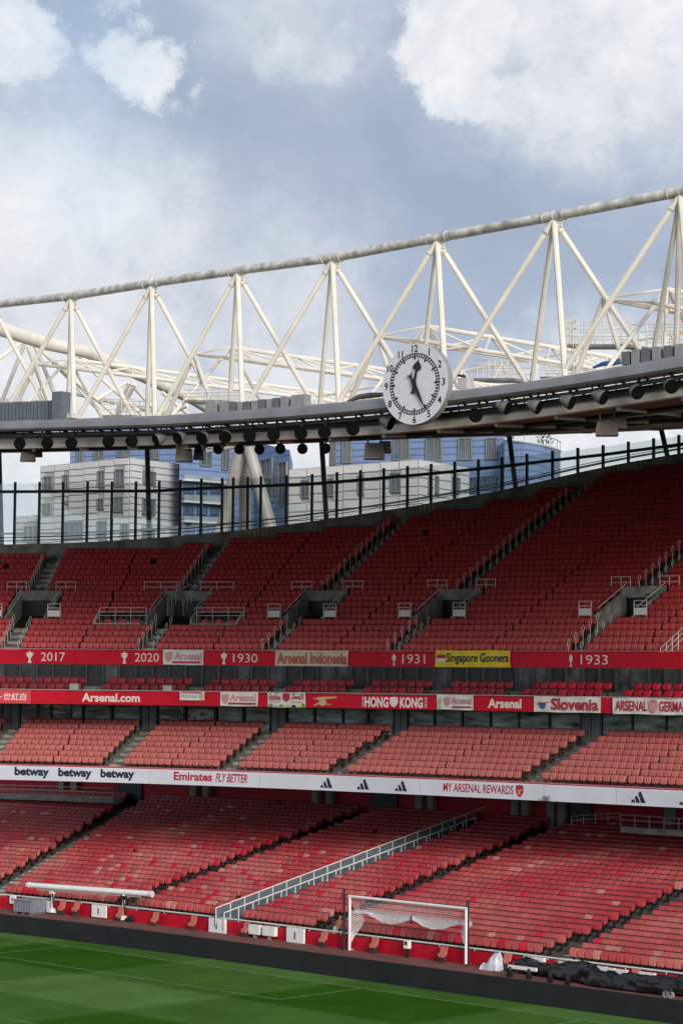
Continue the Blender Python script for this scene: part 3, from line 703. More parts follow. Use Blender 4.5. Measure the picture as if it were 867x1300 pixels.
def slimcup():
    return join(poly((.2, 0), (.8, 0), (.7, .12), (.3, .12)), poly((.35, .12), (.65, .12), (.6, .32), (.9, .45), (.95, .7), (.7, .85), (.3, .85), (.05, .7), (.1, .45), (.4, .32)), poly((.4, .85), (.6, .85), (.5, 1)))
def bars3():
    return join(poly((0, 0), (.20, 0), (.26, .22), (.10, .30), (.02, .12)), poly((.30, 0), (.55, 0), (.62, .12), (.42, .66), (.26, .56), (.40, .3)) if False else poly((.26, 0), (.54, 0), (.42, .66), (.30, .58), (.20, .42)) if False else poly((.27, 0), (.54, 0), (.34, .62), (.20, .52)) if False else poly((.29, 0), (.56, 0), (.38, .62), (.24, .54), (.30, .3)), poly((.66, 0), (1, 0), (.66, 1), (.48, .88)))
def adidas():                                         # three slanted bars rising to the right
    return join(poly((0, .02), (.10, .22), (.20, .16), (.30, .02)) if False else poly((.0, .0), (.28, .0), (.16, .30), (.0, .18)), poly((.34, .0), (.62, .0), (.40, .62), (.24, .50)), poly((.68, .0), (1.0, .0), (.66, 1.0), (.48, .86)))

def fascia(cv, parent, zt, zb, bounds, m, off=0.0, mats=None):
    ps = []
    for i, (a, b) in enumerate(zip(bounds[:-1], bounds[1:])):
        ua = cv.upx(a, (zt+zb)/2) if a > -140 else -27; ub = cv.upx(b, (zt+zb)/2) if b < 1010 else 26
        mb = MB(); sweep(mb, cv, lin(ua+.012, ub-.012, .7), lambda q: [(off, zb), (off-.0, zt-.05), (off+.04, zt), (off+.22, zt), (off+.22, zb)]); ps.append(mb.build('fascia_panel', (mats or {}).get(i, m), parent))
    return ps
b3 = fascia(CLB, club, BZ['3t'], BZ['3b'], [-200, -30, 92, 190, 330, 458, 533, 690, 782, 905, 1100], 'fascia_white')
b2 = fascia(BOX, boxes, BZ['2t'], BZ['2b'], [-200, 40, 135, 245, 340, 460, 600, 735, 860, 1100], 'fascia_red', mats={0: 'panel_red_light'})
b1 = fascia(UPR, upper, BZ['1t'], BZ['1b'], [-200, 96, 208, 350, 480, 600, 735, 860, 1100], 'fascia_red')
mb = MB(); mb.path([UPR.P(q, .12, BZ['1t']+.05) for q in lin(-26, 26, 1)], .03, 6); mb.build('top_rail', 'ink_pink', upper)
mb = MB(); mb.path([BOX.P(q, .12, BZ['2t']+.06) for q in lin(-26, 26, 1)], .022, 6); mb.build('top_rail', 'rail_dim', boxes)
mb = MB(); sweep(mb, CLB, lin(-26, 26, 1), lambda u: [(.06, BZ['3t']+.004), (.06, BZ['3t']+.09), (.2, BZ['3t']+.09), (.2, BZ['3t']+.004)]); mb.build('parapet_cap', 'wall_red', club)
mb = MB(); mb.path([CLB.P(q, .04, BZ['3t']+.06) for q in lin(-26, 26, 1)], .02, 6); mb.build('top_rail', 'ink_pink', club)
def panel_at(ps, bounds, x):
    for i, (a, b) in enumerate(zip(bounds[:-1], bounds[1:])):
        if a <= x < b: return ps[i]
B3B = [-200, -30, 92, 190, 330, 458, 533, 690, 782, 905, 1100]; B2B = [-200, 40, 135, 245, 340, 460, 600, 735, 860, 1100]; B1B = [-200, 96, 208, 350, 480, 600, 735, 860, 1100]
e = -.012
def L3(s, x0, x1, f0, f1, m, bold=.02, shear=0, shape=None):
    h = BZ['3t']-BZ['3b']; decal(CLB, e, x0, x1, BZ['3b']+h*f0, BZ['3b']+h*f1, shape or text2d(s, bold, shear), m, panel_at(b3, B3B, (x0+x1)/2))
def L2(s, x0, x1, f0, f1, m, bold=.02, shear=0, shape=None):
    h = BZ['2t']-BZ['2b']; decal(BOX, e, x0, x1, BZ['2b']+h*f0, BZ['2b']+h*f1, shape or text2d(s, bold, shear), m, panel_at(b2, B2B, (x0+x1)/2))
def L1(s, x0, x1, f0, f1, m, bold=.004, shear=0, shape=None):
    h = BZ['1t']-BZ['1b']; decal(UPR, e, x0, x1, BZ['1b']+h*f0, BZ['1b']+h*f1, shape or text2d(s, bold, shear), m, panel_at(b1, B1B, (x0+x1)/2))
for a, b_ in ((19, 63), (74.5, 117), (128, 171)): L3('betway', a, b_, .16, .93, 'ink_navy', .045)
L3('Emirates', 221, 269.5, .30, .88, 'ink_red', .03); L3('FLY BETTER', 274, 314, .28, .86, 'ink_red', .02, .25)
L3('MY ARSENAL REWARDS', 562.5, 651.5, .30, .84, 'ink_red', .012)
L3('', 654.5, 664, .14, .92, 'ink_red', shape=crest()); decal(CLB, -.03, 656, 662.6, BZ['3b']+.3*(BZ['3t']-BZ['3b']), BZ['3b']+.62*(BZ['3t']-BZ['3b']), cannon(), 'ink_gold', panel_at(b3, B3B, 659))
for a in (407, 453.5, 501.5, 801, 862): L3('', a, a+15+(3 if a > 700 else 0), .18, .86, 'ink_navy', shape=adidas())
for s_, a, b_ in (('2017', 52.5, 83), ('2020', 171.5, 202), ('1930', 296, 327), ('1931', 510.5, 539.5), ('1933', 736.5, 771)): L1(s_, a, b_, .22, .82, 'ink_cream', .0)
for a, b_, sh in ((33, 43.5, cup()), (153.5, 163, cup()), (280, 289, cup()), (497.5, 502.5, slimcup()), (722, 726.5, slimcup())): L1('', a, b_, .08, .92, 'ink_cream', shape=sh)
L2('世紅白', 5, 34, .24, .80, 'ink_white', .01, .1); L2('', 0, 3, .45, .52, 'ink_white', shape=rect(0, 0, 1, 1))
L2('Arsenal.com', 104.5, 178, .20, .86, 'ink_cream', .03)
L2('', 398, 428, .12, .84, 'ink_gold', shape=cannon())
L2('HONG', 463, 493, .10, .86, 'ink_white', .04); L2('KONG', 507.5, 536.5, .10, .86, 'ink_white', .04); L2('', 494.5, 505, .12, .88, 'ink_white', shape=crest()); L2('', 496.6, 503, .28, .74, 'fascia_red', shape=cannon())
for a, b_ in ((459.5, 462), (538.5, 542)): L2('ONE LIFE' if a < 500 else 'ONE CLUB', a, b_, .12, .86, 'ink_cream', shape=[(lambda V, Fs: ([(-y, x) for x, y in V], Fs))(*text2d('ONE LIFE' if a < 500 else 'ONE CLUB', .02))][0])
L2('Arsenal', 619, 661.5, .20, .86, 'ink_cream', .04)

# hung cloth banners: things of their own
def banner(cv, x0, x1, zb, zt, m, label, n=-.06):
    u0 = cv.upx(x0, (zb+zt)/2, n); u1 = cv.upx(x1, (zb+zt)/2, n); uc = (u0+u1)/2; o = empty('banner', cv.P(uc, n, zb), label, 'banner'); mb = MB(); us_ = lin(u0, u1, .16); zs = [zb+(zt-zb)*i/5 for i in range(6)]
    f = lambda a, z: n-.012+.018*math.sin(a*5.1+z*4)+.010*math.sin(a*13-z*5)
    vs = [cv.P(a, f(a, z), z+.012*math.sin(a*2.3)) for a in us_ for z in zs]; k = len(zs)
    mb.add(vs, [(i*k+j, i*k+j+1, (i+1)*k+j+1, (i+1)*k+j) for i in range(len(us_)-1) for j in range(k-1)])
    mb.add([cv.P(a, f(a, z)+.02, z+.012*math.sin(a*2.3)) for a in us_ for z in zs], [(i*k+j, (i+1)*k+j, (i+1)*k+j+1, i*k+j+1) for i in range(len(us_)-1) for j in range(k-1)])
    mb.build('cloth', m, o, smooth=True)
    def put(a, b, f0, f1, m2, s=None, bold=.02, shear=0, shape=None, name='lettering'):
        h = zt-zb; decal(cv, n-.052, a, b, zb+h*f0, zb+h*f1, shape or text2d(s, bold, shear), m2, o, name)
    return put
h1 = BZ['1t']-BZ['1b']; h2 = BZ['2t']-BZ['2b']
p = banner(UPR, 207.5, 258.5, BZ['1b']+.02, BZ['1t']+.04, 'banner_white', 'white cloth banner with outlined red club lettering hung between 2020 and 1930'); p(222, 256, .34, .86, 'ink_pink', 'Arsenal', .02); p(219, 255, .12, .24, 'ink_red', shape=rect(0, 0, 1, 1)); p(210, 219, .2, .86, 'ink_pink', shape=crest(), name='crest'); p(211.5, 218, .4, .68, 'ink_red', shape=cannon(), name='cannon')
p = banner(UPR, 349.5, 442, BZ['1b']-.02, BZ['1t']+.05, 'banner_cream', 'cream cloth banner reading Arsenal Indonesia on the upper fascia'); p(352, 440, .16, .86, 'ink_rust', 'Arsenal Indonesia', .03)
p = banner(UPR, 552.5, 647.5, BZ['1b']-.01, BZ['1t']+.08, 'banner_yellow', 'bright yellow cloth banner reading Singapore Gooners'); p(566.5, 645, .16, .84, 'ink_navy', 'Singapore Gooners', .015); p(554.5, 565, .32, .52, 'ink_white', shape=rect(0, 0, 1, 1), name='flag_stripe'); p(554.5, 565, .525, .74, 'ink_red', shape=rect(0, 0, 1, 1), name='flag_stripe')
p = banner(BOX, 228.5, 260, BZ['2b']+h2*.42, BZ['2t']+.04, 'banner_white', 'small white cloth banner hung beside the Arsenal.com lettering'); p(230, 251, .3, .7, 'grey_box', 'WALSALL', .0, .2); p(231, 256, .84, .95, 'ink_red', shape=rect(0, 0, 1, 1)); p(253.5, 258, .15, .8, 'ink_gold', shape=crest(), name='crest'); p(254.6, 257, .3, .66, 'ink_red', shape=crest(), name='crest')
p = banner(BOX, 280, 327.5, BZ['2b']+.02, BZ['2t']+.05, 'banner_white', 'white cloth banner with pale pink club lettering left of the Jamaica banner'); p(292, 325, .36, .88, 'ink_pink', 'Arsenal', .02); p(290, 325, .12, .25, 'ink_red', shape=rect(0, 0, 1, 1)); p(282, 290.5, .16, .86, 'ink_pink', shape=crest(), name='crest'); p(283.5, 289.5, .42, .68, 'ink_red', shape=cannon(), name='cannon')
p = banner(BOX, 340, 387.5, BZ['2b'], BZ['2t']+.04, 'banner_white', 'white banner with green and yellow splashes reading Arsenal Jamaica')
p(341, 357, .48, .82, 'ink_red', 'ARSENAL', .03); p(370, 386, .48, .82, 'ink_red', 'JAMAICA', .03); p(342, 356, .30, .42, 'ink_rust', 'OUT OF MANY', .0); p(371, 385, .30, .42, 'ink_rust', 'ONE ARSENAL', .0); p(359, 368, .38, .98, 'ink_red', shape=crest(), name='crest'); p(360.5, 367, .55, .85, 'ink_gold', shape=cannon(), name='cannon')
for (a, b_, f0, f1, m2) in ((340.5, 347, .04, .22, 'ink_green'), (348, 353, .02, .14, 'ink_gold'), (354, 360, .04, .2, 'ink_green'), (362, 368, .05, .22, 'banner_yellow'), (370, 376, .02, .18, 'ink_navy'), (378, 383, .06, .26, 'banner_yellow'), (383, 387, .05, .3, 'ink_green'), (342, 344.5, .86, .97, 'ink_navy'), (348, 353, .90, .98, 'ink_green'), (371, 375, .86, .97, 'ink_navy'), (376, 381, .9, .98, 'banner_yellow'), (382, 386, .84, .97, 'ink_green')):
    p(a, b_, f0, f1, m2, shape=poly((0, .2), (.4, 0), (1, .1), (.9, .8), (.45, 1), (.1, .7)), name='splash')
p = banner(BOX, 554.5, 600.5, BZ['2b']+.02, BZ['2t']+.06, 'banner_white', 'white cloth banner with pale crest between Hong Kong and Arsenal lettering'); p(573, 598, .4, .86, 'ink_pink', 'Arsenal', .02); p(574, 598, .14, .24, 'ink_red', shape=rect(0, 0, 1, 1)); p(563.5, 571, .2, .86, 'ink_pink', shape=crest(), name='crest'); p(564.5, 570.5, .45, .7, 'ink_red', shape=cannon(), name='cannon'); p(556, 560.5, .1, .86, 'ink_gold', shape=slimcup(), name='cup')
p = banner(BOX, 677.5, 762, BZ['2b'], BZ['2t']+.04, 'banner_white', 'white cloth banner reading Slovenia with a small cannon at its left'); p(699, 759, .14, .92, 'ink_red', 'Slovenia', .03); p(680, 697, .44, .64, 'ink_red', shape=cannon(), name='cannon'); p(684.5, 692, .18, .62, 'ink_blue', shape=crest(), name='crest')
p = banner(BOX, 777.5, 900, BZ['2b']-.02, BZ['2t']+.03, 'banner_white', 'white cloth banner reading Arsenal Germany at the right edge'); p(780.5, 821, .2, .84, 'ink_red', 'ARSENAL', .02); p(836, 880, .2, .84, 'ink_red', 'GERMANY', .02); p(823, 834, .06, .94, 'ink_pink', shape=crest(), name='crest'); p(824.2, 833, .12, .88, 'banner_white', shape=crest(), name='crest'); p(824.5, 832.5, .42, .66, 'ink_pink', shape=cannon(), name='cannon')
# small cctv camera on the white fascia
u, z = CLB.zpx(692, 1013, -.3); ax = CLB.ax(u); c = empty('cctv_camera', CLB.P(u, -.05, z), 'small grey surveillance camera on the white fascia below the club crest', 'camera')
MB().box(CLB.P(u, -.08, z-.02), (.12, .16, .22), ax).build('bracket', 'camera_grey', c); MB().tube(CLB.P(u-.16, -.25, z+.06), CLB.P(u+.08, -.25, z-.02), .06, 8).build('housing', 'camera_grey', c); MB().tube(CLB.P(u-.18, -.25, z+.066), CLB.P(u-.16, -.25, z+.06), .04, 8).build('lens', 'black', c)

# ------------------------------------------------------------ slabs, glazing, back walls
def strip(cv, parent, name, m, prof, u0=-26, u1=26, st=1.0):
    mb = MB(); sweep(mb, cv, lin(u0, u1, st), prof); return mb.build(name, m, parent)
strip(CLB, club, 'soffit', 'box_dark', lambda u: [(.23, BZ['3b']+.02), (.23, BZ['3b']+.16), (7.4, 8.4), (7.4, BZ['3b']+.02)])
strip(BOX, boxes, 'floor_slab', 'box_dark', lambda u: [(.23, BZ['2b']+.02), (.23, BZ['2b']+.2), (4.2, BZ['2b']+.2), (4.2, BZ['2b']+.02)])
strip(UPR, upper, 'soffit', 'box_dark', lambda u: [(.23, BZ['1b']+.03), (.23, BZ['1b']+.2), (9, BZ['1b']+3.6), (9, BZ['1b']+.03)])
# lower tier back wall, red with grey piers and dark openings
nb_ = TL.n(27)+.2
strip(LOW, lower, 'back_wall', 'wall_red', lambda u: [(nb_, 3.6), (nb_, 8.4), (nb_+.2, 8.4), (nb_+.2, 3.6)], u0=-46)
for x in (80, 96, 247, 263, 402, 420, 533, 548, 655, 668, 700, 714, 850): 
    u = LOW.upx(x, 5.8, nb_-.2); MB().box(LOW.P(u, nb_-.2, 5.6), (.45, .3, 3.2), LOW.ax(u)).build('pier', 'concrete_pale', lower)
for x in (165, 487, 730): 
    u = LOW.upx(x, 5.8, nb_-.1); MB().box(LOW.P(u, nb_-.06, 5.4), (2.0, .1, 2.6), LOW.ax(u)).build('doorway', 'black', lower)
# club back glazing: panes and grey doors
ng = TC.n(8)+.15; zg0 = TC.z(8)-.4; zg1 = BZ['2b']+.4
glz = empty('club_glazing', CLB.P(0, ng, zg0), 'strip of dark reflecting windows and grey doors behind the middle tier', 'glazed wall')
doors = [(4, 26), (180, 200), (345, 364), (501, 518), (738, 764), (925, 950)]
xs = [-120, -90, -60, -30, 4, 26, 49, 66, 91.5, 106, 143, 180, 200, 236, 275, 310, 345, 364, 400, 436, 468, 501, 518, 552, 587, 623, 659, 698, 738, 764, 803, 846, 888, 925, 950, 990, 1030]
for a, b_ in zip(xs[:-1], xs[1:]):
    ua = CLB.upx(a, 9.8, ng); ub = CLB.upx(b_, 9.8, ng); um = (ua+ub)/2; ax = CLB.ax(um); w = ub-ua
    if (a, b_) in doors:
        for sgn in (-.24, .24): 
            MB().box(CLB.P(um+sgn*w, ng-.05, (zg0+zg1)/2-.3), (w*.44, .06, zg1-zg0+.2), ax).build('door', 'door_grey', glz)
        MB().box(CLB.P(um, ng, (zg0+zg1)/2-.3), (w*.96, .04, zg1-zg0+.3), ax).build('door_frame', 'mullion', glz)
        MB().box(CLB.P(um, ng-.5, zg1-.42), (.28, .05, .12), ax).build('exit_sign', 'banner_yellow', glz)
    else:
        MB().box(CLB.P(um, ng, (zg0+zg1)/2), (w*.95, .04, zg1-zg0), ax).build('pane', 'box_glass_reflection' if (26 <= a < 90 or 200 <= a < 275) else 'box_glass', glz)
    MB().box(CLB.P(ub, ng-.04, (zg0+zg1)/2), (.09, .12, zg1-zg0), ax).build('mullion', 'mullion', glz)
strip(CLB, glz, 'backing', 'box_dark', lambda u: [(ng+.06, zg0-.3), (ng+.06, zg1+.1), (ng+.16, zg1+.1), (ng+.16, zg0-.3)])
# box fronts behind the gallery
nx = TB.n(2)+.55; zb0 = TB.z(2)-.3; zb1 = BZ['1b']+.0
bgl = empty('box_glazing', BOX.P(0, nx, zb0), 'row of dark hospitality box windows under the upper fascia', 'glazed wall')
x = -120
while x < 1000:
    ua = BOX.upx(x, 12, nx); ub = BOX.upx(x+21, 12, nx); um = (ua+ub)/2; ax = BOX.ax(um)
    MB().box(BOX.P(um, nx, (zb0+zb1)/2), ((ub-ua)*.9, .04, zb1-zb0), ax).build('pane', 'box_glass_dim' if random.random() < .35 else 'box_dark', bgl)
    MB().box(BOX.P(ua, nx-.1, (zb0+zb1)/2), (.12, .14, zb1-zb0), ax).build('mullion', 'mullion', bgl); x += 21
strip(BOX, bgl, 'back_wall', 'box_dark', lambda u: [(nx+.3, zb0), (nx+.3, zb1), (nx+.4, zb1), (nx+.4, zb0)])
# little pale leaflets / monitors on the gallery rail
for x, y, s_ in ((94.5, 871.5, 'left of the Arsenal.com lettering'), (213, 874, 'left of the small white banner')):
    u, z = BOX.zpx(x, y, .2); MB().box(BOX.P(u, .2, z), (.5, .06, .32), BOX.ax(u)).build('rail_panel', 'concrete_pale', boxes)

# platforms with railings at the back of the lower tier
def railing(name, cv, n, pts, label, hgt=1.0, m='rail_white', rails=(1.0, .55), group=None, post=1.3, r=.025, slab=False, rm=None):
    """pts: list of (px, py_top) along which the top rail runs"""
    P_ = []
    for (x, y) in pts: u, z = cv.zpx(x, y, n); P_.append(cv.P(u, n, z))
    o = empty(name, P_[0]-Vector((0, 0, hgt)), label, 'railing', group)
    for f in rails:
        MB().path([q-Vector((0, 0, hgt*(1-f))) for q in P_], r, 6).build('rail', m, o)
    L_ = sum((b-a).length for a, b in zip(P_[:-1], P_[1:])); k = max(1, round(L_/post))
    for i in range(k+1):
        s_ = L_*i/k
        for a, b in zip(P_[:-1], P_[1:]):
            l = (b-a).length
            if s_ <= l+1e-6: q = a.lerp(b, s_/l); break
            s_ -= l
        MB().tube(q, q-Vector((0, 0, hgt)), r, 6).build('post', m, o)
    if slab:
        mb = MB()
        for a, b in zip(P_[:-1], P_[1:]):
            a_, b_ = a-Vector((0, 0, hgt)), b-Vector((0, 0, hgt)); d = (b-a).normalized(); nn = Vector((-d.y, d.x, 0)); 
            mb.add([a_, b_, b_-UPV*slab, a_-UPV*slab, a_+nn*.9, b_+nn*.9, b_+nn*.9-UPV*slab, a_+nn*.9-UPV*slab], [(0, 1, 2, 3), (4, 7, 6, 5), (0, 4, 5, 1), (3, 2, 6, 7), (0, 3, 7, 4), (1, 5, 6, 2)])
        mb.build('platform', 'concrete_pale', o)
    return o
railing('railing', LOW, 14.6, [(-30, 996), (60, 998), (144, 1001)], 'cream railed platform under the white fascia at the left edge', .55, 'rail_dim', slab=.3, post=.85)
railing('railing', LOW, 15.2, [(725, 1036), (787, 1032)], 'cream sloping ramp railing under the fascia, left of the railed platform', .45, 'rail_dim', post=.8)
railing('railing', LOW, 13.0, [(787, 1034), (880, 1040)], 'cream railed platform under the white fascia at the right edge', .55, 'rail_dim', slab=.28, post=.8)

# ramp with blue side wall and white rails through the lower tier
f2 = AL[2][0]; rp = empty('ramp_railing', LOW.P(f2(0), TL.n(0), TL.z(0)), 'long white double railing with blue side wall climbing the lower tier', 'railing')
def onr(k, du, dz): return LOW.P(f2(k)+du, TL.n(k), TL.z(k)+dz)
mb = MB(); A_ = [onr(k, -.36, .15) for k in range(-1, 25)]; B_ = [onr(k, -.36, .92) for k in range(-1, 25)]; n_ = len(A_)
mb.add(A_+B_, [(i, i+1, n_+i+1, n_+i) for i in range(n_-1)]); mb.add([p+LOW.t(0)*.06 for p in A_+B_], [(i+1, i, n_+i, n_+i+1) for i in range(n_-1)]); mb.build('side_wall', 'wall_blue', rp)
MB().path([onr(k, -.28, 1.02) for k in range(-1, 28)], .035, 6).build('rail', 'rail_white', rp); MB().path([onr(k, .30, .84) for k in range(-1, 26)], .035, 6).build('rail', 'rail_white', rp)
k = -1
while k < 25.5:
    MB().tube(onr(k, -.28, 1.02), onr(k, -.28, .2), .03, 6).build('post', 'rail_white', rp); MB().tube(onr(k, .30, .84), onr(k, .30, .1), .03, 6).build('post', 'rail_white', rp); k += 1.36
mb = MB()
for k in range(26): mb.add([onr(k, -.34, .1), onr(k, .36, .1), onr(k+1, .36, .1), onr(k+1, -.34, .1)], [(0, 1, 2, 3)])
mb.build('walkway', 'wall_blue', rp)

# ------------------------------------------------------------ aisle hoops on the upper tier
def hoop_mesh(h, w=.16):
    pts = [(0, 0, 0), (0, 0, h-.42), (-.02, 0, h-.40)]; hp = MB(); loop = [(0, 0, h-.45)]
    for i in range(9): a = -math.pi/2+2*math.pi*i/8; loop.append((w/2*math.cos(a), .06*math.sin(a), h-.2+.2*math.sin(a)))
    hp.tube((0, 0, 0), (0, 0, h-.38), .016, 5); hp.path(loop[1:], .014, 4); return hp
hme = hoop_mesh(1.08, .13).mesh('hoop_handrail', 'rail_white')
desc = ['leftmost upper aisle', 'second upper aisle from the left', 'third upper aisle from the left', 'fourth upper aisle from the left', 'rightmost upper aisle']
for i, (f, w) in enumerate(AU[:5]):
    cut = CUTS_U[i]
    for side in (-1, 1):
        for k in range(0, 36):
            u = f(k+.25)+side*(w/2-.02)
            if k > kblock(u)-1.2: break
            if 4 <= k < 10 and (i != 1 or k < 7): 
                if k >= 5: continue
            p = UPR.P(u, TU.n(k)+.0, TU.z(k))
            px = proj(*p)[0]
            if px < -5 or px > 872: continue
            o = place('hoop_handrail', hme, p, TU.cv.ax(u)); 
            if side > 0: o.scale = (1, 1, .86)
            where = ('top' if k > 15 else 'middle') if k >= 10 else 'bottom'
            tag(o, 'white hoop handrail, %s edge of %s, %s stretch' % ('left' if side < 0 else 'right', desc[i], where), 'handrail', 'hoop handrails, %s edge of the %s, %s stretch' % ('left' if side < 0 else 'right', desc[i], where))

# ------------------------------------------------------------ vomitories
names = ['at the leftmost upper aisle', 'with railed terraces to both sides', 'at the third upper aisle', 'at the fourth upper aisle', 'at the rightmost upper aisle']
for i, (a, b_, k0, k1) in enumerate(CUTS_U):
    zf = TU.z(k0)-.62; um = (a+b_)/2; o = empty('stair_exit', UPR.P(um, TU.n(k0), zf), 'concrete stair exit %s' % names[i], 'exit', 'stair exits of the upper tier')
    n0, n1 = TU.n(k0)-.15, TU.n(k1)-.15; th = .12
    for uu, sd in ((a, 1), (b_, -1)):
        mb = MB(); q0, q1 = uu, uu+sd*th
        pr = [(n0, zf-.2), (n0, TU.z(k0)+.55), (n0+.5, TU.z(k0)+.75), (n1, TU.z(k1)+.35), (n1, zf-.2)]
        vs = [UPR.P(q0, x, z) for x, z in pr]+[UPR.P(q1, x, z) for x, z in pr]; m5 = len(pr)
        mb.add(vs, [tuple(range(m5)), tuple(range(2*m5-1, m5-1, -1))]+[(j, m5+j, m5+(j+1) % m5, (j+1) % m5) for j in range(m5)]); mb.build('side_wall', 'concrete', o)
        MB().path([UPR.P((q0+q1)/2, n0+.5, TU.z(k0)+1.0), UPR.P((q0+q1)/2, n1, TU.z(k1)+.62)], .025, 6).build('rail', 'rail_white', o)
    ax = UPR.ax(um); wd = (b_-a)*(1+0.12)
    MB().box(UPR.P(um, n1-.16, (TU.z(k1)+.45+TU.z(k1)-.14)/2), (wd, .15, .59), ax).build('lintel', 'concrete', o)
    MB().box(UPR.P(um+(.1 if i == 1 else -.25), n1-.07, (zf+TU.z(k1)-.14)/2), (wd*.66, .1, TU.z(k1)-.14-zf), ax).build('doorway', 'black', o); MB().box(UPR.P(um, n1-.01, (zf+TU.z(k1)-.14)/2), (wd, .06, TU.z(k1)-.14-zf), ax).build('end_wall', 'concrete', o)
    MB().box(UPR.P(um, (n0+n1)/2, zf-.05), (wd, n1-n0, .1), ax).build('floor', 'stair', o)
    MB().box(UPR.P(um+.25, n1-.26, TU.z(k1)+.0), (.26, .04, .12), ax).build('exit_sign', 'exit_green', o)
    # stairs into the exit
    for q in range(2): MB().box(UPR.P(AU[i][0](k0-.6+q*.4), n0-.5+q*.3, TU.z(k0-1)+.05+q*.1), (.9, .3, .1+q*.1), ax).build('stair_step', 'stair', o)
    # hollow-framed gates either side: white panels and top railings
    for sd, uu in ((-1, a), (1, b_)):
        if i != 1:
            ctr = uu+sd*(.42 if i else .50); kk = k0-.1; g = empty('barrier', UPR.P(ctr, TU.n(kk)-.1, TU.z(kk)), 'white panelled barrier on the %s of the stair exit %s' % ('left' if sd < 0 else 'right', names[i]), 'barrier', 'white panelled barriers at the stair exits')
            for rz in (1.35, 1.12): MB().tube(UPR.P(ctr-.36, TU.n(kk)-.1, TU.z(kk)+rz), UPR.P(ctr+.36, TU.n(kk)-.1, TU.z(kk)+rz), .022, 5).build('rail', 'rail_white', g)
            for e_ in (-.36, .36): MB().tube(UPR.P(ctr+e_, TU.n(kk)-.1, TU.z(kk)), UPR.P(ctr+e_, TU.n(kk)-.1, TU.z(kk)+1.35), .025, 5).build('post', 'rail_white', g)
            MB().box(UPR.P(ctr, TU.n(kk)-.1, TU.z(kk)+.80), (.68, .03, .36), ax).build('panel', 'white_paint', g)
        ctr = uu+sd*.22; kk = k1; g = empty('barrier', UPR.P(ctr, TU.n(kk)-.2, TU.z(kk)), 'white top railing on the %s above the stair exit %s' % ('left' if sd < 0 else 'right', names[i]), 'barrier', 'white railings above the stair exits')
        hw = .55 if i != 1 else .9
        for rz in (.98, .68): MB().tube(UPR.P(ctr-hw, TU.n(kk)-.2, TU.z(kk)+rz), UPR.P(ctr+hw, TU.n(kk)-.2, TU.z(kk)+rz), .022, 5).build('rail', 'rail_white', g)
        for e_ in (-hw, 0, hw): MB().tube(UPR.P(ctr+e_, TU.n(kk)-.2, TU.z(kk)), UPR.P(ctr+e_, TU.n(kk)-.2, TU.z(kk)+.98), .022, 5).build('post', 'rail_white', g)
# railed terraces beside the second exit
a, b_, k0, k1 = PLAT; ca, cb = CUTS_U[1][0], CUTS_U[1][1]
for (p0, p1, s_) in ((a, ca-.1, 'left'), (cb+.1, b_, 'right')):
    zt = TU.z(4)+.18; nf = TU.n(4)-.2; nbk = TU.n(6)-.2; o = empty('viewing_terrace', UPR.P((p0+p1)/2, nf, zt), 'railed viewing terrace on the %s of the second stair exit' % s_, 'terrace', 'railed terraces beside the second stair exit')
    mb = MB(); sweep(mb, UPR, lin(p0, p1, .6), lambda u: [(nf, zt-.42), (nf, zt), (nbk, zt), (nbk, zt-.42)]); mb.build('platform', 'concrete', o)
    mb = MB(); sweep(mb, UPR, lin(p0, p1, .6), lambda u: [(nf-.03, zt-.16), (nf-.03, zt+.06), (nf-.004, zt+.06), (nf-.004, zt-.16)]); mb.build('edge_trim', 'screen_grey', o)
    mb = MB(); sweep(mb, UPR, lin(p0, p1, .6), lambda u: [(nbk, zt-.2), (nbk, TU.z(6)+.02), (nbk+.1, TU.z(6)+.02), (nbk+.1, zt-.2)]); mb.build('back_wall', 'concrete', o)
    for rz in (.34, .05): MB().path([UPR.P(q, nf+.05, zt+rz) for q in lin(p0, p1, .6)], .022, 5).build('rail', 'rail_white', o)
    for rz in (.85, .6, .4): MB().path([UPR.P(q, nbk-.15, zt+rz+.45) for q in lin(p0, p1, .6)], .022, 5).build('rail', 'rail_white', o)
    ns = max(3, int((p1-p0)/.85))
    for j in range(ns+1):
        q = p0+(p1-p0)*j/ns; MB().tube(UPR.P(q, nf+.05, zt), UPR.P(q, nf+.05, zt+.34), .022, 5).build('post', 'rail_white', o); MB().tube(UPR.P(q, nbk-.15, zt), UPR.P(q, nbk-.15, zt+1.3), .022, 5).build('post', 'rail_white', o)
    e_ = p0 if s_ == 'left' else p1
    for rz in (0, -.22, -.44): MB().tube(UPR.P(e_, nf, zt+.40+rz*.3), UPR.P(e_, nbk, zt+1.3+rz), .024, 5).build('rail', 'rail_white', o)
    for j in range(3):
        q = p0+(p1-p0)*(.2+.3*j); P0 = UPR.P(q, nbk-.35, zt); c = empty('chair', P0, 'lone red folded seat number %s from the left on the %s railed terrace' % (('one', 'two', 'three')[j], s_), 'seat', 'seats standing on the railed terraces')
        c['label'] = '%s lone red seat on the %s railed terrace of the second exit' % (('leftmost', 'middle', 'rightmost')[j], s_)
        mb = MB(); rrect(.42, .3, .62, -.05, 0, .05, .05, .06, .02, mb); axx = UPR.ax(q); mb.v = [tuple(P0+axx[0]*x+axx[1]*y+UPV*z) for x, y, z in mb.v]; mb.build('seat_back', 'panel_red_light', c)
        mb = MB(); mb.box(P0+UPV*.15+axx[0]*.12, (.04, .1, .3), axx); mb.box(P0+UPV*.15-axx[0]*.12, (.04, .1, .3), axx); mb.build('leg', 'black', c)
# railing at the far right foot of the upper tier
railing('railing', UPR, .3, [(838, 823), (868, 795)], 'white sloping railing at the right edge foot of the upper tier', .9, rails=(1.0, .7, .4), post=.45)

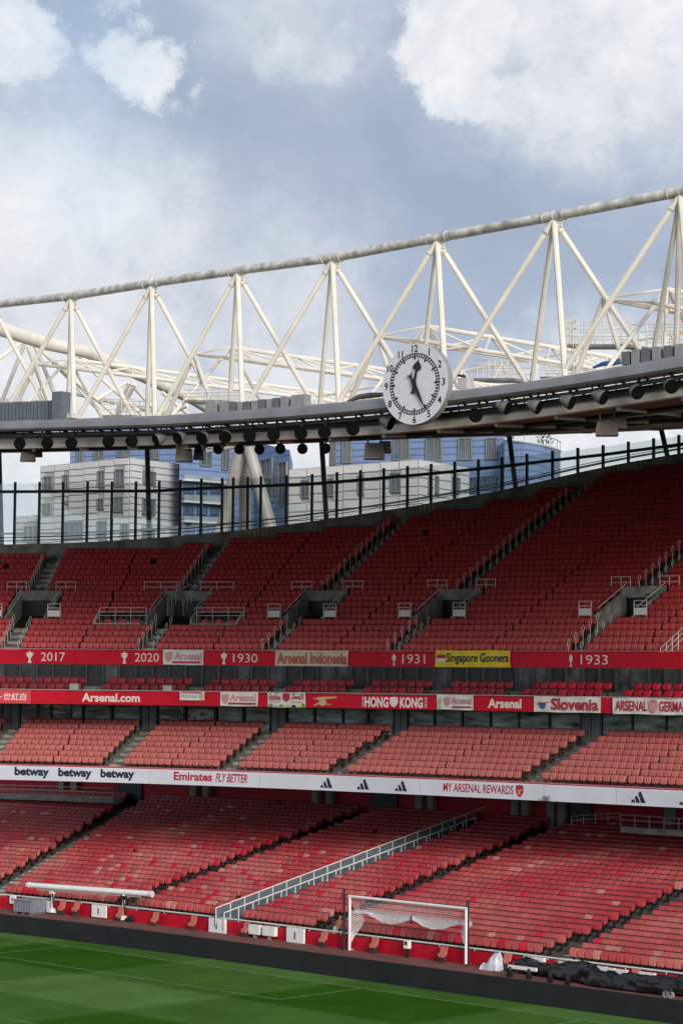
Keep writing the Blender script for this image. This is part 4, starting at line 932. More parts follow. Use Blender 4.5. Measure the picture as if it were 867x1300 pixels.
# ------------------------------------------------------------ parapet, glass screen
def npar(u): return TU.n(kpar(u))+.45
class Off:                                            # curve running along the parapet
    pass
def PP(u, n=0.0, z=0.0): return UPR.P(u, npar(u)+n, z)
us = lin(-27, 26, .5); zpar = []
for u in us:
    p = PP(u); z = 20.0
    for _ in range(3): x = proj(p.x, p.y, z)[0]; z = zfor(p.x, p.y, base_y(x)+1.5)
    zpar.append(z)
zpar = np.convolve(np.pad(zpar, 3, mode='edge'), np.ones(7)/7, 'valid')
def zp(u): return float(np.interp(u, us, zpar))
par = empty('parapet', PP(0, 0, zp(0)-2), 'plain concrete parapet wall curving behind the top rows of seats', 'wall')
for a, b in zip(us[:-1:4], us[4::4]):
    mb = MB(); rings = [(PP(q, 0, TU.z(kpar(q))-.8), PP(q, 0, zp(q)), PP(q, .25, zp(q)), PP(q, .25, TU.z(kpar(q))-.8)) for q in lin(a+.006, b-.006, .5)]
    vs = [p for r in rings for p in r]; fs = [(i*4+j, i*4+(j+1) % 4, (i+1)*4+(j+1) % 4, (i+1)*4+j) for i in range(len(rings)-1) for j in range(4)]+[(0, 1, 2, 3), tuple(len(vs)-1-j for j in range(4))]
    mb.add(vs, fs); mb.build('wall_panel', 'concrete', par)
def upx_par(px, dz=1.0):
    lo_, hi_ = -27.0, 26.0
    for _ in range(34):
        m = (lo_+hi_)/2
        if proj(*PP(m, .1, zp(m)+dz))[0] < px: lo_ = m
        else: hi_ = m
    return (lo_+hi_)/2
TOPX = [-60, 19, 200, 229, 396, 457, 547, 637, 701, 765, 861, 930]; TOPY = [612, 612, 611, 609, 602, 597, 589, 580, 572, 565, 552, 541]
px_posts = [-42, -11.5, 19, 50, 80, 111, 142, 172.5, 202, 229, 255.5, 282, 296, 314.5, 331, 363.5, 396, 427.5, 457.5, 487, 517, 547, 577, 607, 637, 668.5, 701, 733, 765, 797, 829, 861, 893]
fence = empty('glass_screen', PP(0, .1, zp(0)), 'tall clear glass screen with dark posts above the upper tier', 'glass screen')
up_ = [upx_par(x, 1.5) for x in px_posts]
def ztop(u):
    z = zp(u)+2
    for _ in range(3): p = PP(u, .1); x = proj(p.x, p.y, z)[0]; z = zfor(p.x, p.y, float(np.interp(x, TOPX, TOPY)))
    return z
ZT = [ztop(u) for u in up_]
for i, (u, z1) in enumerate(zip(up_, ZT)):
    p = PP(u, .12); ax = UPR.ax(u); MB().box((p.x, p.y, (zp(u)+z1)/2), (.14, .20, z1-zp(u)), ax).build('post', 'mullion', fence)
    if i:
        q, z0, zz0 = up_[i-1], ZT[i-1], zp(up_[i-1]); a = PP(q, .12); b = PP(u, .12); d = (b-a).normalized(); a2 = a+d*.11; b2 = b-d*.11
        mb = MB(); mb.add([Vector((a2.x, a2.y, zz0+.05)), Vector((b2.x, b2.y, zp(u)+.05)), Vector((b2.x, b2.y, z1-.10)), Vector((a2.x, a2.y, z0-.10))], [(0, 1, 2, 3)]); mb.build('glass_pane', 'fence_glass', fence)
        mb = MB(); aa = Vector((a.x, a.y, z0-.60)); bb = Vector((b.x, b.y, z1-.60)); nn = UPR.n(u)
        mb.add([aa-nn*.09-UPV*.09, bb-nn*.09-UPV*.09, bb-nn*.09+UPV*.09, aa-nn*.09+UPV*.09, aa+nn*.09-UPV*.09, bb+nn*.09-UPV*.09, bb+nn*.09+UPV*.09, aa+nn*.09+UPV*.09], [(0, 1, 2, 3), (4, 7, 6, 5), (0, 4, 5, 1), (3, 2, 6, 7)]); mb.build('rail', 'mullion', fence)
for dz in (.22, .42): MB().path([PP(u, -.05, zp(u)+dz) for u in lin(-26, 25, .8)], .025, 5).build('hand_rail', 'mullion', fence)
MB().path([PP(u, .55, zp(u)+.35+.010*(10-u)*max(0, 1-(u+20)/60)) for u in lin(-26, 25, .8)], .06, 5).build('coping_or_reflection', 'white_paint', fence)  # white bar standing in for the sky-edge reflection in the glass
# little upright candle-like spikes on the parapet
for gi, xs_ in enumerate(((325, 330, 335, 340), (536, 541, 546, 551), (775, 780, 786), (808, 814, 820))):
    for x in xs_:
        u = upx_par(x, -.3); p = PP(u, -.12, zp(u)-.85); mb = MB(); mb.tube(p, p+UPV*.62, .035, 6); mb.tube(p+UPV*.62, p+UPV*.74, .06, 6)
        w_ = ('before the tripod column', 'left of the dark prop near the centre', 'right of the top of the fourth aisle', 'near the right edge')[gi]
        tag(mb.build('stanchion', 'banner_cream'), 'short cream stanchion against the top parapet, %s' % w_, 'stanchion', 'cream stanchions %s' % w_)
for gi in (0, 1):
    c_ = CUTS_U[gi]; um = (c_[0]+c_[1])/2; P0 = UPR.P(um, TU.n(10)+.1, TU.z(10)+.62); mb = MB(); nn_ = 10
    pf = lambda i, j: P0+UPR.t(um)*((i/nn_-.5)*(1.3 if gi else .9))+UPR.n(um)*(j/nn_*.5)+UPV*(.18*mnoise.noise(Vector((i*.6, j*.6, gi*5+1)))+.15*math.sin(math.pi*i/nn_))
    mb.add([pf(i, j) for i in range(nn_+1) for j in range(nn_+1)], [(i*(nn_+1)+j, (i+1)*(nn_+1)+j, (i+1)*(nn_+1)+j+1, i*(nn_+1)+j+1) for i in range(nn_) for j in range(nn_)])
    tag(mb.build('plastic_sheet', 'sheet_blue'), 'pale blue plastic sheet lying above the %s stair exit' % ('leftmost', 'second')[gi], 'plastic sheet')

# ------------------------------------------------------------ roof
XB = [-60, 0, 217, 434, 542, 650, 758, 867, 930]; TOPB = [535, 534, 526.5, 510, 498, 487.5, 469, 449, 436]; BOTB = [549, 548, 542, 527.5, 515.5, 503, 487, 470, 458]
LBT = [556.5, 556, 553, 543, 534, 523, 507, 491, 480]; LBB = [570.5, 570, 564.5, 554.5, 546, 534, 519, 502, 492]
ub_ = lin(-28, 27, .5)
def zcurve(cv, n, ys):
    out = []
    for u in ub_:
        p = cv.P(u, n); z = 24.0
        for _ in range(3): x = proj(p.x, p.y, z)[0]; z = zfor(p.x, p.y, float(np.interp(x, XB, ys)))
        out.append(z)
    out = np.convolve(np.pad(out, 6, mode='edge'), np.ones(13)/13, 'valid'); return lambda u: float(np.interp(u, ub_, out))
zT = zcurve(ROF, .0, TOPB); zB = zcurve(ROF, 0, BOTB); zLT = zcurve(ROF, 1.1, LBT); zLB = zcurve(ROF, 1.1, LBB)
roof = empty('stadium_roof', ROF.P(0, 0, 24), 'curved steel roof edge with brown metal fascia and dark underside over the stand', 'roof')
u = -28.0
while u < 26.5:
    seg = lin(u+.004, u+3.426, .57)
    mb = MB(); sweep(mb, ROF, seg, lambda q: [(.0, zB(q)+.02), (-.10, zB(q)+.12), (-.06, zT(q)-.18), (.10, zT(q)-.02), (.45, zT(q)+.02), (.8, zT(q)-.05), (.8, zB(q)+.02)]); mb.build('gutter', 'steel_gutter', roof, smooth=True)
    mb = MB(); sweep(mb, ROF, seg, lambda q: [(1.1, zLB(q)), (1.1, zLT(q)), (1.5, zLT(q)), (1.5, zLB(q))]); mb.build('fascia_beam', 'steel_brown', roof)
    u += 3.43
for q in lin(-27, 26, 1.15):                           # brackets and struts between gutter and beam
    mb = MB(); mb.tube(ROF.P(q, .35, zB(q)), ROF.P(q+.35, 1.2, zLT(q)+.02), .05, 5); mb.tube(ROF.P(q+.8, .5, zB(q+.8)), ROF.P(q+.35, 1.2, zLT(q)+.02), .035, 5); mb.build('bracket', 'steel_dark', roof)
mb = MB(); sweep(mb, ROF, lin(-28, 27, .6), lambda q: [(.45, zB(q)-.24), (.45, zB(q)-.08), (.62, zB(q)-.08), (.62, zB(q)-.24)]); mb.build('lamp_rail_or_filler', 'steel_dark', roof)
mb = MB(); sweep(mb, ROF, lin(-28, 27, .6), lambda q: [(.9, zLT(q)-.02), (.9, zLT(q)+.24), (1.08, zLT(q)+.24), (1.08, zLT(q)-.02)]); mb.build('lamp_rail_or_filler', 'steel_dark', roof)  # dark filler added to shut out bright sky in the gap under the gutter
# soffit: back edge over the glass screen
REAR = [570.5, 570, 565, 552.5, 551, 549, 545.5, 541, 538]
def rear_pt(q, extra=1.2):
    # roof curve position q paired with the parapet at the same fraction
    uu = -27+(q+28)/(55)*53; p = PP(uu, extra); z = 26.0
    for _ in range(3): x = proj(p.x, p.y, z)[0]; z = zfor(p.x, p.y, float(np.interp(x, XB, REAR)))
    return Vector((p.x, p.y, z))
front = lambda q: ROF.P(q, 1.52, zLB(q)+.04)
NB = 7; qs_ = lin(-28, 27, 1.0)
for j in range(NB):
    mb = MB()
    f0, f1 = j/NB, (j+1)/NB
    vs = []
    for q in qs_:
        A, B = front(q), rear_pt(q); B.z = max(B.z, A.z+.3) if False else B.z
        vs += [A.lerp(B, f0+.002), A.lerp(B, f1-.002), A.lerp(B, f1-.002)+UPV*.25, A.lerp(B, f0+.002)+UPV*.25]
    mb.add(vs, [(i*4+k, i*4+(k+1) % 4, (i+1)*4+(k+1) % 4, (i+1)*4+k) for i in range(len(qs_)-1) for k in range(4)])
    mb.build('soffit_panel', ('soffit_red', 'soffit', 'soffit', 'soffit', 'soffit', 'soffit', 'soffit')[j], roof)
for f_ in (.12, .28, .44, .60, .76, .92):
    MB().path([front(q).lerp(rear_pt(q), f_)-UPV*.12 for q in qs_], .11, 5).build('purlin', 'steel_dark' if f_ < .5 else 'steel_brown', roof)
for q in lin(-27, 26, 3.2):
    A, B = front(q), rear_pt(q); MB().tube(A-UPV*.1, B-UPV*.15, .09, 5).build('rafter', 'steel_brown', roof)
MB().path([rear_pt(q)-UPV*.02 for q in qs_], .13, 6).build('edge_beam', 'steel_dark', roof)
# raking dark props between parapet and roof
for (x0, y0, x1, y1, s_) in ((187, 566, 186, 684, 'left of centre, before the pale building'), (407.5, 552, 409.5, 659, 'in the middle, before the stone-clad building'), (645, 549, 649, 619, 'before the right end of the blue building'), (837, 541, 842, 578, 'rightmost, against open sky'), (-1, 569, -1, 690, 'at the left edge of the view')):
    uu = upx_par(x1, .2); p = PP(uu, .9); z0 = zfor(p.x, p.y, y1); a = Vector((p.x, p.y, z0)); d1 = p.y-1.0; b = at(x0, y0, d1)
    o = empty('roof_prop', a, 'dark raking steel prop holding the roof edge, %s' % s_, 'column', 'dark props between the parapet and the roof'); MB().tube(a-UPV*.6, b+UPV*.2, .16, 8).build('shaft', 'steel_dark', o, smooth=True); MB().tube(b-(b-a).normalized()*.25, b+UPV*.2, .24, 8).build('cap', 'steel_dark', o)

# spot lamps hung under the gutter
def lamp(px, py, label, yaw=0.0, n=.2, r=.265, group='round black spotlights hung along the roof edge'):
    u, z = ROF.zpx(px, py, n); c = ROF.P(u, n, z); to = (Vector((0, 0, H))-c).normalized(); to.z -= .12 if not yaw else .3; to.normalize()
    to = Matrix.Rotation(yaw, 3, 'Z') @ to; o = empty('spotlight', c, label, 'spotlight', group)
    r *= 1.08; MB().tube(c+to*.02, c+to*.16, r, 16, r2=r*.98).build('lens', 'lens_black', o)
    mb = MB(); mb.tube(c+to*.13, c-to*.05, r*1.06, 16, r2=r*1.02, caps=False); mb.tube(c-to*.05, c-to*.40, r*1.0, 14, r2=r*.45); mb.build('housing', 'steel_dark' if not yaw else 'grey_box_dark', o, smooth=True)
    top = ROF.P(u, n+.2, z+r+.22); mb = MB(); mb.tube(c-to*.15+UPV*r*.8, top, .035, 5); mb.tube(top, top+UPV*.2, .05, 5); mb.build('bracket', 'steel_dark', o)
row1 = [(25.5, 562.5, 0), (60.5, 562, 0), (91, 562, 0), (138, 560, 0), (167.5, 559.5, 0), (201, 558, -1.1), (228, 555.5, -.8), (258, 555.5, -.55), (286.5, 554, -.2), (317, 553, 0), (347.5, 551, 0), (382, 549.5, 0), (412, 548, 0), (448, 544, 0), (493, 537, 1.1), (603.5, 527, 0), (641, 517, 1.15), (680.5, 516, 1.2), (722, 510, 1.15), (763, 504, 1.05), (807.5, 497, .55), (851, 489.5, .4)]
ordn = ['first', 'second', 'third', 'fourth', 'fifth', 'sixth', 'seventh', 'eighth', 'ninth', 'tenth', 'eleventh', 'twelfth', 'thirteenth', 'fourteenth', 'fifteenth', 'sixteenth', 'seventeenth', 'eighteenth', 'nineteenth', 'twentieth', 'twenty-first', 'last']
for i, (x, y, a) in enumerate(row1): lamp(x, y, '%s spotlight from the left under the roof gutter, %s' % (ordn[i], 'turned sideways' if abs(a) > .7 else 'black face to the camera'), a)
for i, (x, y) in enumerate([(254.5, 569), (278, 569.5), (304, 570), (329.5, 570), (356, 569.5), (384, 569.5), (413, 569)]):
    lamp(x, y, '%s spotlight from the left in the lower short row of seven' % ordn[i], (-.8, -.5, 0, 0, 0, 0, 0)[i], n=1.3, r=.215, group='lower short row of black spotlights')
# loudspeaker clusters
def speaker(px, py, w, h, label, tilt=.2, extra=(1, .5)):
    u, z = ROF.zpx(px, py, 1.6); c = ROF.P(u, 1.6, z); ax = ROF.ax(u-0); to = (Vector((0, 0, H))-c); to.z = 0; to.normalize(); rt = Vector((-to.y, to.x, 0)); o = empty('loudspeaker', c, label, 'loudspeaker', 'brown loudspeaker clusters hung under the roof')
    def wedge(cc, w, h, dd, name, m):
        vs = []
        for sx in (-1, 1): vs += [cc+rt*sx*w/2*.86+UPV*h/2+to*dd*.2, cc+rt*sx*w/2+UPV*-h/2+to*dd*.5, cc+rt*sx*w/2*.9-UPV*h/2-to*dd*.5, cc+rt*sx*w/2*.8+UPV*h/2-to*dd*.5]
        MB().add(vs, [(0, 1, 2, 3), (7, 6, 5, 4), (0, 4, 5, 1), (1, 5, 6, 2), (2, 6, 7, 3), (3, 7, 4, 0)]).build(name, m, o)
    wedge(c, w, h, .7, 'cabinet', 'speaker_brown'); wedge(c-rt*w*extra[0]*.62+UPV*h*extra[1]-to*.3, w*.6, h*.75, .6, 'horn', 'speaker_brown')
    for sgn in (-.3, .3): MB().tube(c+rt*w*sgn+UPV*h*.4, c+rt*w*sgn+UPV*(h*.5+.75), .035, 5).build('hanger', 'steel_dark', o)
speaker(36, 580, .80, .46, 'brown loudspeaker cluster hung at the left end of the roof', extra=(-1, .45))
speaker(234, 578, .85, .62, 'pale loudspeaker cluster hung left of the tripod column', extra=(-1.3, .1)); speaker(475, 573, .95, .72, 'brown loudspeaker cluster hung below left of the clock', extra=(-.8, .3)); speaker(770, 545, .95, .55, 'brown loudspeaker cluster hung at the right of the roof', extra=(-.9, .45))
# grey equipment cabinets on top of the gutter
cabs = [(264.5, 278, 510, 523, 0), (282.5, 294.5, 510, 522, 0), (295, 303, 511, 521.5, 1), (305, 311.5, 511, 521, 0), (313, 321, 510.5, 521, 1), (323, 331, 509.5, 520, 0), (331.5, 340, 508, 519, 1), (342, 349.5, 507.5, 519, 0), (350, 358, 506, 518, 1), (360, 368, 504.5, 517.5, 0), (373, 391, 502.5, 517.5, 0),
        (792, 802, 447.5, 460, 1), (804.5, 815, 445, 459, 0), (817, 827, 443, 457, 1), (831, 841, 441.5, 455, 0), (845.5, 856, 440, 452.5, 1), (859.5, 870, 438, 451, 0)]
for i, (x0, x1, y0, y1, dk) in enumerate(cabs):
    n = 1.3; u0, z1 = ROF.zpx(x0, y0, n); u1, z0 = ROF.zpx(x1, y1+3, n); um = (u0+u1)/2; side = 'left row above the roof edge' if i < 11 else 'right row above the roof edge'
    j = i if i < 11 else i-11; o = MB().box(ROF.P(um, n, (z0+z1)/2), ((u1-u0)*.95, .45, z1-z0), ROF.ax(um)); ob = o.build('equipment_box', 'grey_box_dark' if dk else 'grey_box'); tag(ob, '%s grey equipment box, %s from the left in the %s' % ('dark' if dk else 'pale', ordn[j], side), 'equipment box', 'grey equipment boxes on the roof edge')
# grey slatted screen, far left
o = None; u0 = ROF.upx(-20, 25, 1.4); u1 = ROF.upx(72, 25, 1.4); zt0 = ROF.zpx(0, 510.5, 1.4)[1]; zt1 = ROF.zpx(70, 508.5, 1.4)[1]; sc = empty('slatted_screen', ROF.P(u1, 1.4, zT(u1)), 'dark grey ribbed metal screen on the roof edge at far left', 'screen')
kk = int((u1-u0)/.235)
for j in range(kk):
    q = u0+(j+.5)*(u1-u0)/kk; zt_ = zt0+(zt1-zt0)*j/kk; MB().box(ROF.P(q, 1.4, (zT(q)-.3+zt_)/2), (.185, .10, zt_-zT(q)+.3), ROF.ax(q)).build('slat', 'screen_grey', sc)
q = ROF.upx(78, 25, 1.35); z1 = ROF.zpx(78, 498, 1.35)[1]; MB().box(ROF.P(q, 1.35, (z1+zT(q)-.3)/2), (.62, .7, z1-zT(q)+.3), ROF.ax(q)).build('end_box', 'screen_grey', sc)
mb = MB(); sweep(mb, ROF, [u0, u1], lambda q: [(1.5, zT(q)), (1.5, zt1-.05), (1.56, zt1-.05), (1.56, zT(q))]); mb.build('backing', 'steel_dark', sc)

# ------------------------------------------------------------ clock
cc = at(527, 487.5, ROF.P(ROF.upx(527, 24), -.62).y); ph = math.radians(39); cn = Vector((-math.sin(ph), -math.cos(ph), 0)); cx = Vector((math.cos(ph), -math.sin(ph), 0)); R = 52.5/F*cc.y
clk = empty('clock', cc, 'large round white clock with black numerals hung on the roof edge', 'clock')
mb = MB(); mb.tube(cc, cc-cn*.32, R, 64); mb.build('case', 'grey_box', clk)
mb = MB(); mb.tube(cc+cn*.03, cc+cn*.004, R*.992, 64); mb.build('face', 'clock_face', clk)
def C2(x, y, d=.045): return cc+cx*x*R+UPV*y*R+cn*d
def flat(pts, d=.045): 
    mb = MB(); mb.add([C2(x, y, d) for x, y in pts], [tuple(range(len(pts)))]); return mb
ring = MB()
for (ra, rb) in ((.745, .76), (.655, .668)):
    for i in range(72):
        a, b = 2*math.pi*i/72, 2*math.pi*(i+1)/72; ring.add([C2(math.cos(t_)*r_, math.sin(t_)*r_) for t_, r_ in ((a, ra), (b, ra), (b, rb), (a, rb))], [(0, 1, 2, 3)])
ring.build('minute_ring', 'black', clk)
for i in range(60):
    a = 2*math.pi*i/60; w = .017 if i % 5 else .024; r0 = .66 if i % 5 else .60; ca_, sa = math.cos(a), math.sin(a)
    flat([(ca_*r0-sa*w, sa*r0+ca_*w), (ca_*r0+sa*w, sa*r0-ca_*w), (ca_*.75+sa*w, sa*.75-ca_*w), (ca_*.75-sa*w, sa*.75+ca_*w)], .049).build('minute_mark', 'black', clk)
for h_ in range(1, 13):
    a = math.radians(90-30*h_); V, Fs = text2d(str(h_), .018); arr = np.array(V); mid = (arr.min(0)+arr.max(0))/2; k_ = .17/.70
    mb = MB(); mb.v = [tuple(C2(.872*math.cos(a)+(x-mid[0])*k_*.92, .872*math.sin(a)+(y-mid[1])*k_)) for x, y in V]; mb.f = list(Fs); mb.build('numeral', 'black', clk)
def hand(ang, shape, name, d):
    ca_, sa = math.cos(ang), math.sin(ang); mb = MB(); top = [C2(y*sa+x*ca_, y*ca_-x*sa, d+.02) for x, y in shape]; bot = [C2(y*sa+x*ca_, y*ca_-x*sa, d) for x, y in shape]; n = len(shape)
    mb.add(top+bot, [tuple(range(n)), tuple(range(2*n-1, n-1, -1))]+[(i, n+i, n+(i+1) % n, (i+1) % n) for i in range(n)]); mb.build(name, 'black', clk)
hh = [(-.03, -.2), (-.075, -.24), (.075, -.24), (.03, -.2), (.035, 0), (.03, .30), (.06, .36), (.11, .36), (.125, .42), (.08, .50), (.03, .54), (0, .62), (-.03, .54), (-.08, .50), (-.125, .42), (-.11, .36), (-.06, .36), (-.03, .30), (-.035, 0)]
mh = [(-.025, -.18), (-.10, -.30), (.0, -.24), (.10, -.30), (.025, -.18), (.055, .0), (.05, .25), (0, .72), (-.05, .25), (-.055, 0)]
hand(math.radians(12), hh, 'hour_hand', .07); hand(math.radians(152), mh, 'minute_hand', .10)
MB().tube(cc+cn*.03, cc+cn*.14, .055*R, 12).build('hub', 'black', clk)
mb = MB(); mb.tube(C2(.15, 0, -.3), C2(.15, 0, -1.6), .06, 6); mb.tube(C2(-.3, -.2, -.3), C2(-.3, -.2, -1.6), .06, 6); mb.build('mounting', 'steel_dark', clk)

# ------------------------------------------------------------ front roof truss
TD = math.radians(45); tt = Vector((math.cos(TD), -math.sin(TD), 0)); tn = Vector((math.sin(TD), math.cos(TD), 0)); T0 = Vector((0, 106.5, 0))
def onplane(px, py, off=0.0): return hit(px, py, T0+tn*off, tn)
tr = empty('roof_truss', T0+UPV*24, 'long white tubular roof truss with heavy grimy top chord above the roof edge', 'truss')
chord = [(-45, 391), (-8, 387), (91, 376), (193, 359.5), (302, 343.5), (422, 327.5), (555, 302), (703, 274.5), (863, 243.5), (905, 234), (1010, 212)]
CP = [onplane(x, y) for x, y in chord]
for a, b in zip(CP[:-1], CP[1:]): MB().tube(a, b, .215, 14).build('top_chord', 'truss_dirty', tr, smooth=True)
for p in CP[1:-2]:
    MB().sphere(p, .235, 12).build('node', 'truss_dirty', tr, smooth=True)
    MB().box(p-UPV*.34, (.9, .05, .36), (tt, tn, UPV)).build('gusset_plate', 'truss_white', tr)
    d_ = (CP[-1]-CP[0]).normalized()
    for e_ in (-.55, .55): MB().tube(p+d_*(e_-.03), p+d_*(e_+.03), .245, 14).build('flange', 'truss_dirty', tr)
def member(p, q, r, m='truss_white', name='strut', par=None, n=8): return MB().tube(p, q, r, n).build(name, m, par or tr, smooth=True)
nodes = chord[1:9]
lowx = {}
rl = lambda x: float(np.interp(x, XB, TOPB))
# left diagonals -> rear bottom nodes; right diagonals -> front bottom nodes
def bot(x, off): return onplane(x, rl(x)+4, off)
xsn = [c[0] for c in chord]
def collar(p, q, r): d_ = (q-p).normalized(); MB().tube(p+d_*.62, p+d_*.70, r*1.22, 10).build('collar', 'truss_dirty', tr)
for i in range(1, 10):
    x, y = chord[i]; p = CP[i]; prev = chord[i-1][0]; nxt = chord[i+1][0]
    member(p-UPV*.15, bot(prev+ (6 if i > 1 else 4), -1.4), .13, name='diagonal')
    collar(p-UPV*.15, bot(chord[i-1][0]+6, -1.4), .13); collar(p-UPV*.15, bot(chord[i+1][0]-22-(max(0, x-300))*.045, 1.6), .125)
    member(p-UPV*.15, bot(nxt-22-(max(0, x-300))*.045, 1.6), .125, name='diagonal')
    member(p-UPV*.15, bot(x+4+max(0, x-200)*.02, -1.4), .135, name='post'); member(p-UPV*.15, bot(x-4-max(0, x-150)*.045, 1.6), .12, name='post')
# bottom chords
for off in (1.6, -1.4):
    MB().path([bot(x, off) for x in (-40, 60, 160, 260, 360, 460, 560, 660, 760, 860, 920)], .13, 8).build('bottom_chord', 'truss_white', tr, smooth=True)
rg = empty('ring_truss', T0+tn*19+UPV*27, 'light white lattice truss running behind the front truss from left to right', 'truss')
def rgp(i, a): x = -34+i*2.9; return T0+tt*x+tn*(19+(0, 1.4, 2.8)[a])+UPV*((26.6, 28.6, 26.6)[a]+.045*(x+30))
for a_ in range(3): MB().path([rgp(i, a_) for i in range(24)], .09, 7).build('chord', 'truss_white', rg, smooth=True)
for i in range(24):
    MB().tube(rgp(i, 0), rgp(i, 1), .055, 6).build('strut', 'truss_white', rg); MB().tube(rgp(i, 1), rgp(i, 2), .055, 6).build('strut', 'truss_white', rg)
    if i < 23: MB().tube(rgp(i+1, 0), rgp(i, 1), .05, 6).build('strut', 'truss_white', rg); MB().tube(rgp(i, 0), rgp(i+1, 2), .045, 6).build('strut', 'truss_white', rg)
sp_ = onplane(193, 351); MB().tube(sp_-UPV*.2, sp_+UPV*.12, .17, 8, r2=.05).build('mast_cap', 'truss_dirty', tr)

# secondary trusses running back from the knuckles
def secondary(K, Pk, label, nseg=6, seg=4.6):
    k = onplane(*K, 1.0); p = at(Pk[0], Pk[1], k.y+1.8); o = empty('rear_truss', k, label, 'truss', 'white secondary roof trusses'); k2 = k+tt*2.2+tn*.5; k2.z = k.z-.35
    L_ = tn*seg
    A = [k+L_*i for i in range(nseg+1)]; B = [p+L_*(i) for i in range(nseg+1)]; Cc = [k2+L_*i for i in range(nseg+1)]
    for ch, r in ((A, .10), (B, .11), (Cc, .10)): MB().tube(ch[0], ch[-1], r, 8).build('chord', 'truss_white', o, smooth=True)
    for i in range(nseg+1):
        member(A[i], B[i], .06, par=o, n=6); member(A[i], Cc[i], .06, par=o, n=6); member(B[i], Cc[i], .06, par=o, n=6)
        if i < nseg: member(A[i+1], B[i], .055, par=o, n=6); member(Cc[i+1], B[i], .055, par=o, n=6); member(A[i], Cc[i+1], .05, par=o, n=6)
    x, y = K; member(k, bot(x-36, 1.0), .12, par=o); member(k, onplane(x+26, rl(x+26)+3, 1.0), .10, par=o)
    member(p, bot(Pk[0]-78, -1.0), .09, par=o); member(p, at(Pk[0]+42, rl(Pk[0]+42)+2, k.y+5), .08, par=o); member(p, at(Pk[0]-3, rl(Pk[0])+2, k.y+2), .08, par=o)
secondary((46, 462), (88, 456), 'leftmost secondary roof truss in front of the big tube'); secondary((247, 449), (294, 441), 'secondary roof truss left of the clock'); secondary((479, 427), (541, 414), 'secondary roof truss rising behind the clock', 5); secondary((766, 379), (846, 367), 'secondary roof truss at the right edge', 4)

# the great white tube and its web, landing on a tripod behind the stand
bt = empty('main_roof_truss', at(150, 470, 150), 'massive white tubular roof girder sloping down at the left behind the front truss', 'truss')
axis = [(-60, 396, 134), (0, 417, 138), (60, 436, 142), (112, 447, 146), (180, 477, 151), (245, 507, 157), (300, 541, 163)]
MB().path([at(*a) for a in axis], [.46, .45, .44, .42, .40, .38, .36], 16).build('main_tube', 'truss_white', bt, smooth=True)
for (a, b) in (((32, 436), (2, 512)), ((44, 437), (74, 510)), ((36, 440), (62, 512)), ((-4, 458), (26, 436)), ((52, 443), (132, 527)), ((60, 452), (150, 530)), ((122, 508), (160, 486)), ((165, 486), (146, 528)), ((172, 488), (150, 528)), ((165, 485), (205, 530)), ((206, 498), (250, 535)), ((100, 455), (185, 530)), ((238, 515), (200, 532))):
    member(at(*a, 146), at(*b, 148), .13, par=bt)
MB().tube(at(-30, 508, 149), at(86, 512, 149), .16, 8).build('bottom_chord', 'truss_dirty', bt); MB().tube(at(86, 497, 149), at(300, 545, 163), .16, 8).build('bottom_chord', 'truss_white', bt)
tp = empty('tripod_column', at(311, 672, 172), 'splayed three-legged pale steel column behind the glass screen', 'column')
apex = at(311, 548, 168)
for (x, y, d, s_) in ((283, 700, 170, .72), (311, 700, 176, .62), (349, 700, 165, .72)):
    pb = at(x-(0 if x != 283 else 12) + (8 if x == 349 else 0), y+20, d); MB().tube(apex, pb, .42, 16, r2=.50).build('leg', 'tripod_paint', tp, smooth=True)
MB().sphere(apex, .7, 12).build('knuckle', 'tripod_paint', tp, smooth=True)
# ground support so the column stands
for ch in [c for c in tp.children if c.name.startswith('leg')]: pass

# access platforms behind the roof edge
def platform(x0, x1, y0, y1, d, label, cage=None, posts=8, m='truss_white'):
    a = at(x0, y1, d); b = at(x1, y1, d-2); o = empty('access_platform', a, label, 'platform', None); w = (b-a); h = at(x0, y0, d).z-a.z; nn = tn*1.2
    MB().add([a, b, b+nn, a+nn, a-UPV*.12, b-UPV*.12, b+nn-UPV*.12, a+nn-UPV*.12], [(0, 1, 2, 3), (7, 6, 5, 4), (0, 4, 5, 1), (2, 6, 7, 3), (1, 5, 6, 2), (0, 3, 7, 4)]).build('deck', 'concrete_pale', o)
    for back in (0, 1):
        for f_ in (1, .68, .34): MB().tube(a+nn*back+UPV*h*f_, b+nn*back+UPV*h*f_, .022, 5).build('rail', m, o)
        for i in range(posts+1): q = a+nn*back+w*(i/posts); MB().tube(q, q+UPV*h, .026, 5).build('post', m, o)
    if cage:
        x, yt, yb, ww = cage; c0 = at(x, yb, d-.5); c1 = at(x, yt, d-.5); rr = ww/2/F*d
        for i in range(6): an = 2*math.pi*i/6; off = Vector((math.cos(an), math.sin(an), 0))*rr; MB().tube(c0+off, c1+off, .02, 4).build('cage_bar', m, o)
        for j in range(8):
            z = c0.lerp(c1, j/7); MB().path([z+Vector((math.cos(2*math.pi*i/8), math.sin(2*math.pi*i/8), 0))*rr for i in range(9)], .018, 4).build('cage_hoop', m, o)
        for j in range(16): z = c0.lerp(c1, j/15); MB().tube(z+Vector((-.15, rr, 0)), z+Vector((.15, rr, 0)), .015, 4).build('rung', m, o)
platform(712, 800, 409, 437, 104, 'white railed access platform with caged ladder at the right of the roof', cage=(722, 406, 478, 17))
platform(800, 880, 412, 441, 102.5, 'white railed walkway continuing to the right edge behind the boxes')
platform(598, 652, 457, 480, 110, 'white railed platform with pale box just right of the clock', posts=7)
platform(685, 727, 467, 478, 110, 'low white railed platform left of the caged ladder', posts=5)
platform(234, 281, 495, 508, 114, 'small cream railed platform above the roof edge at left centre', posts=6)
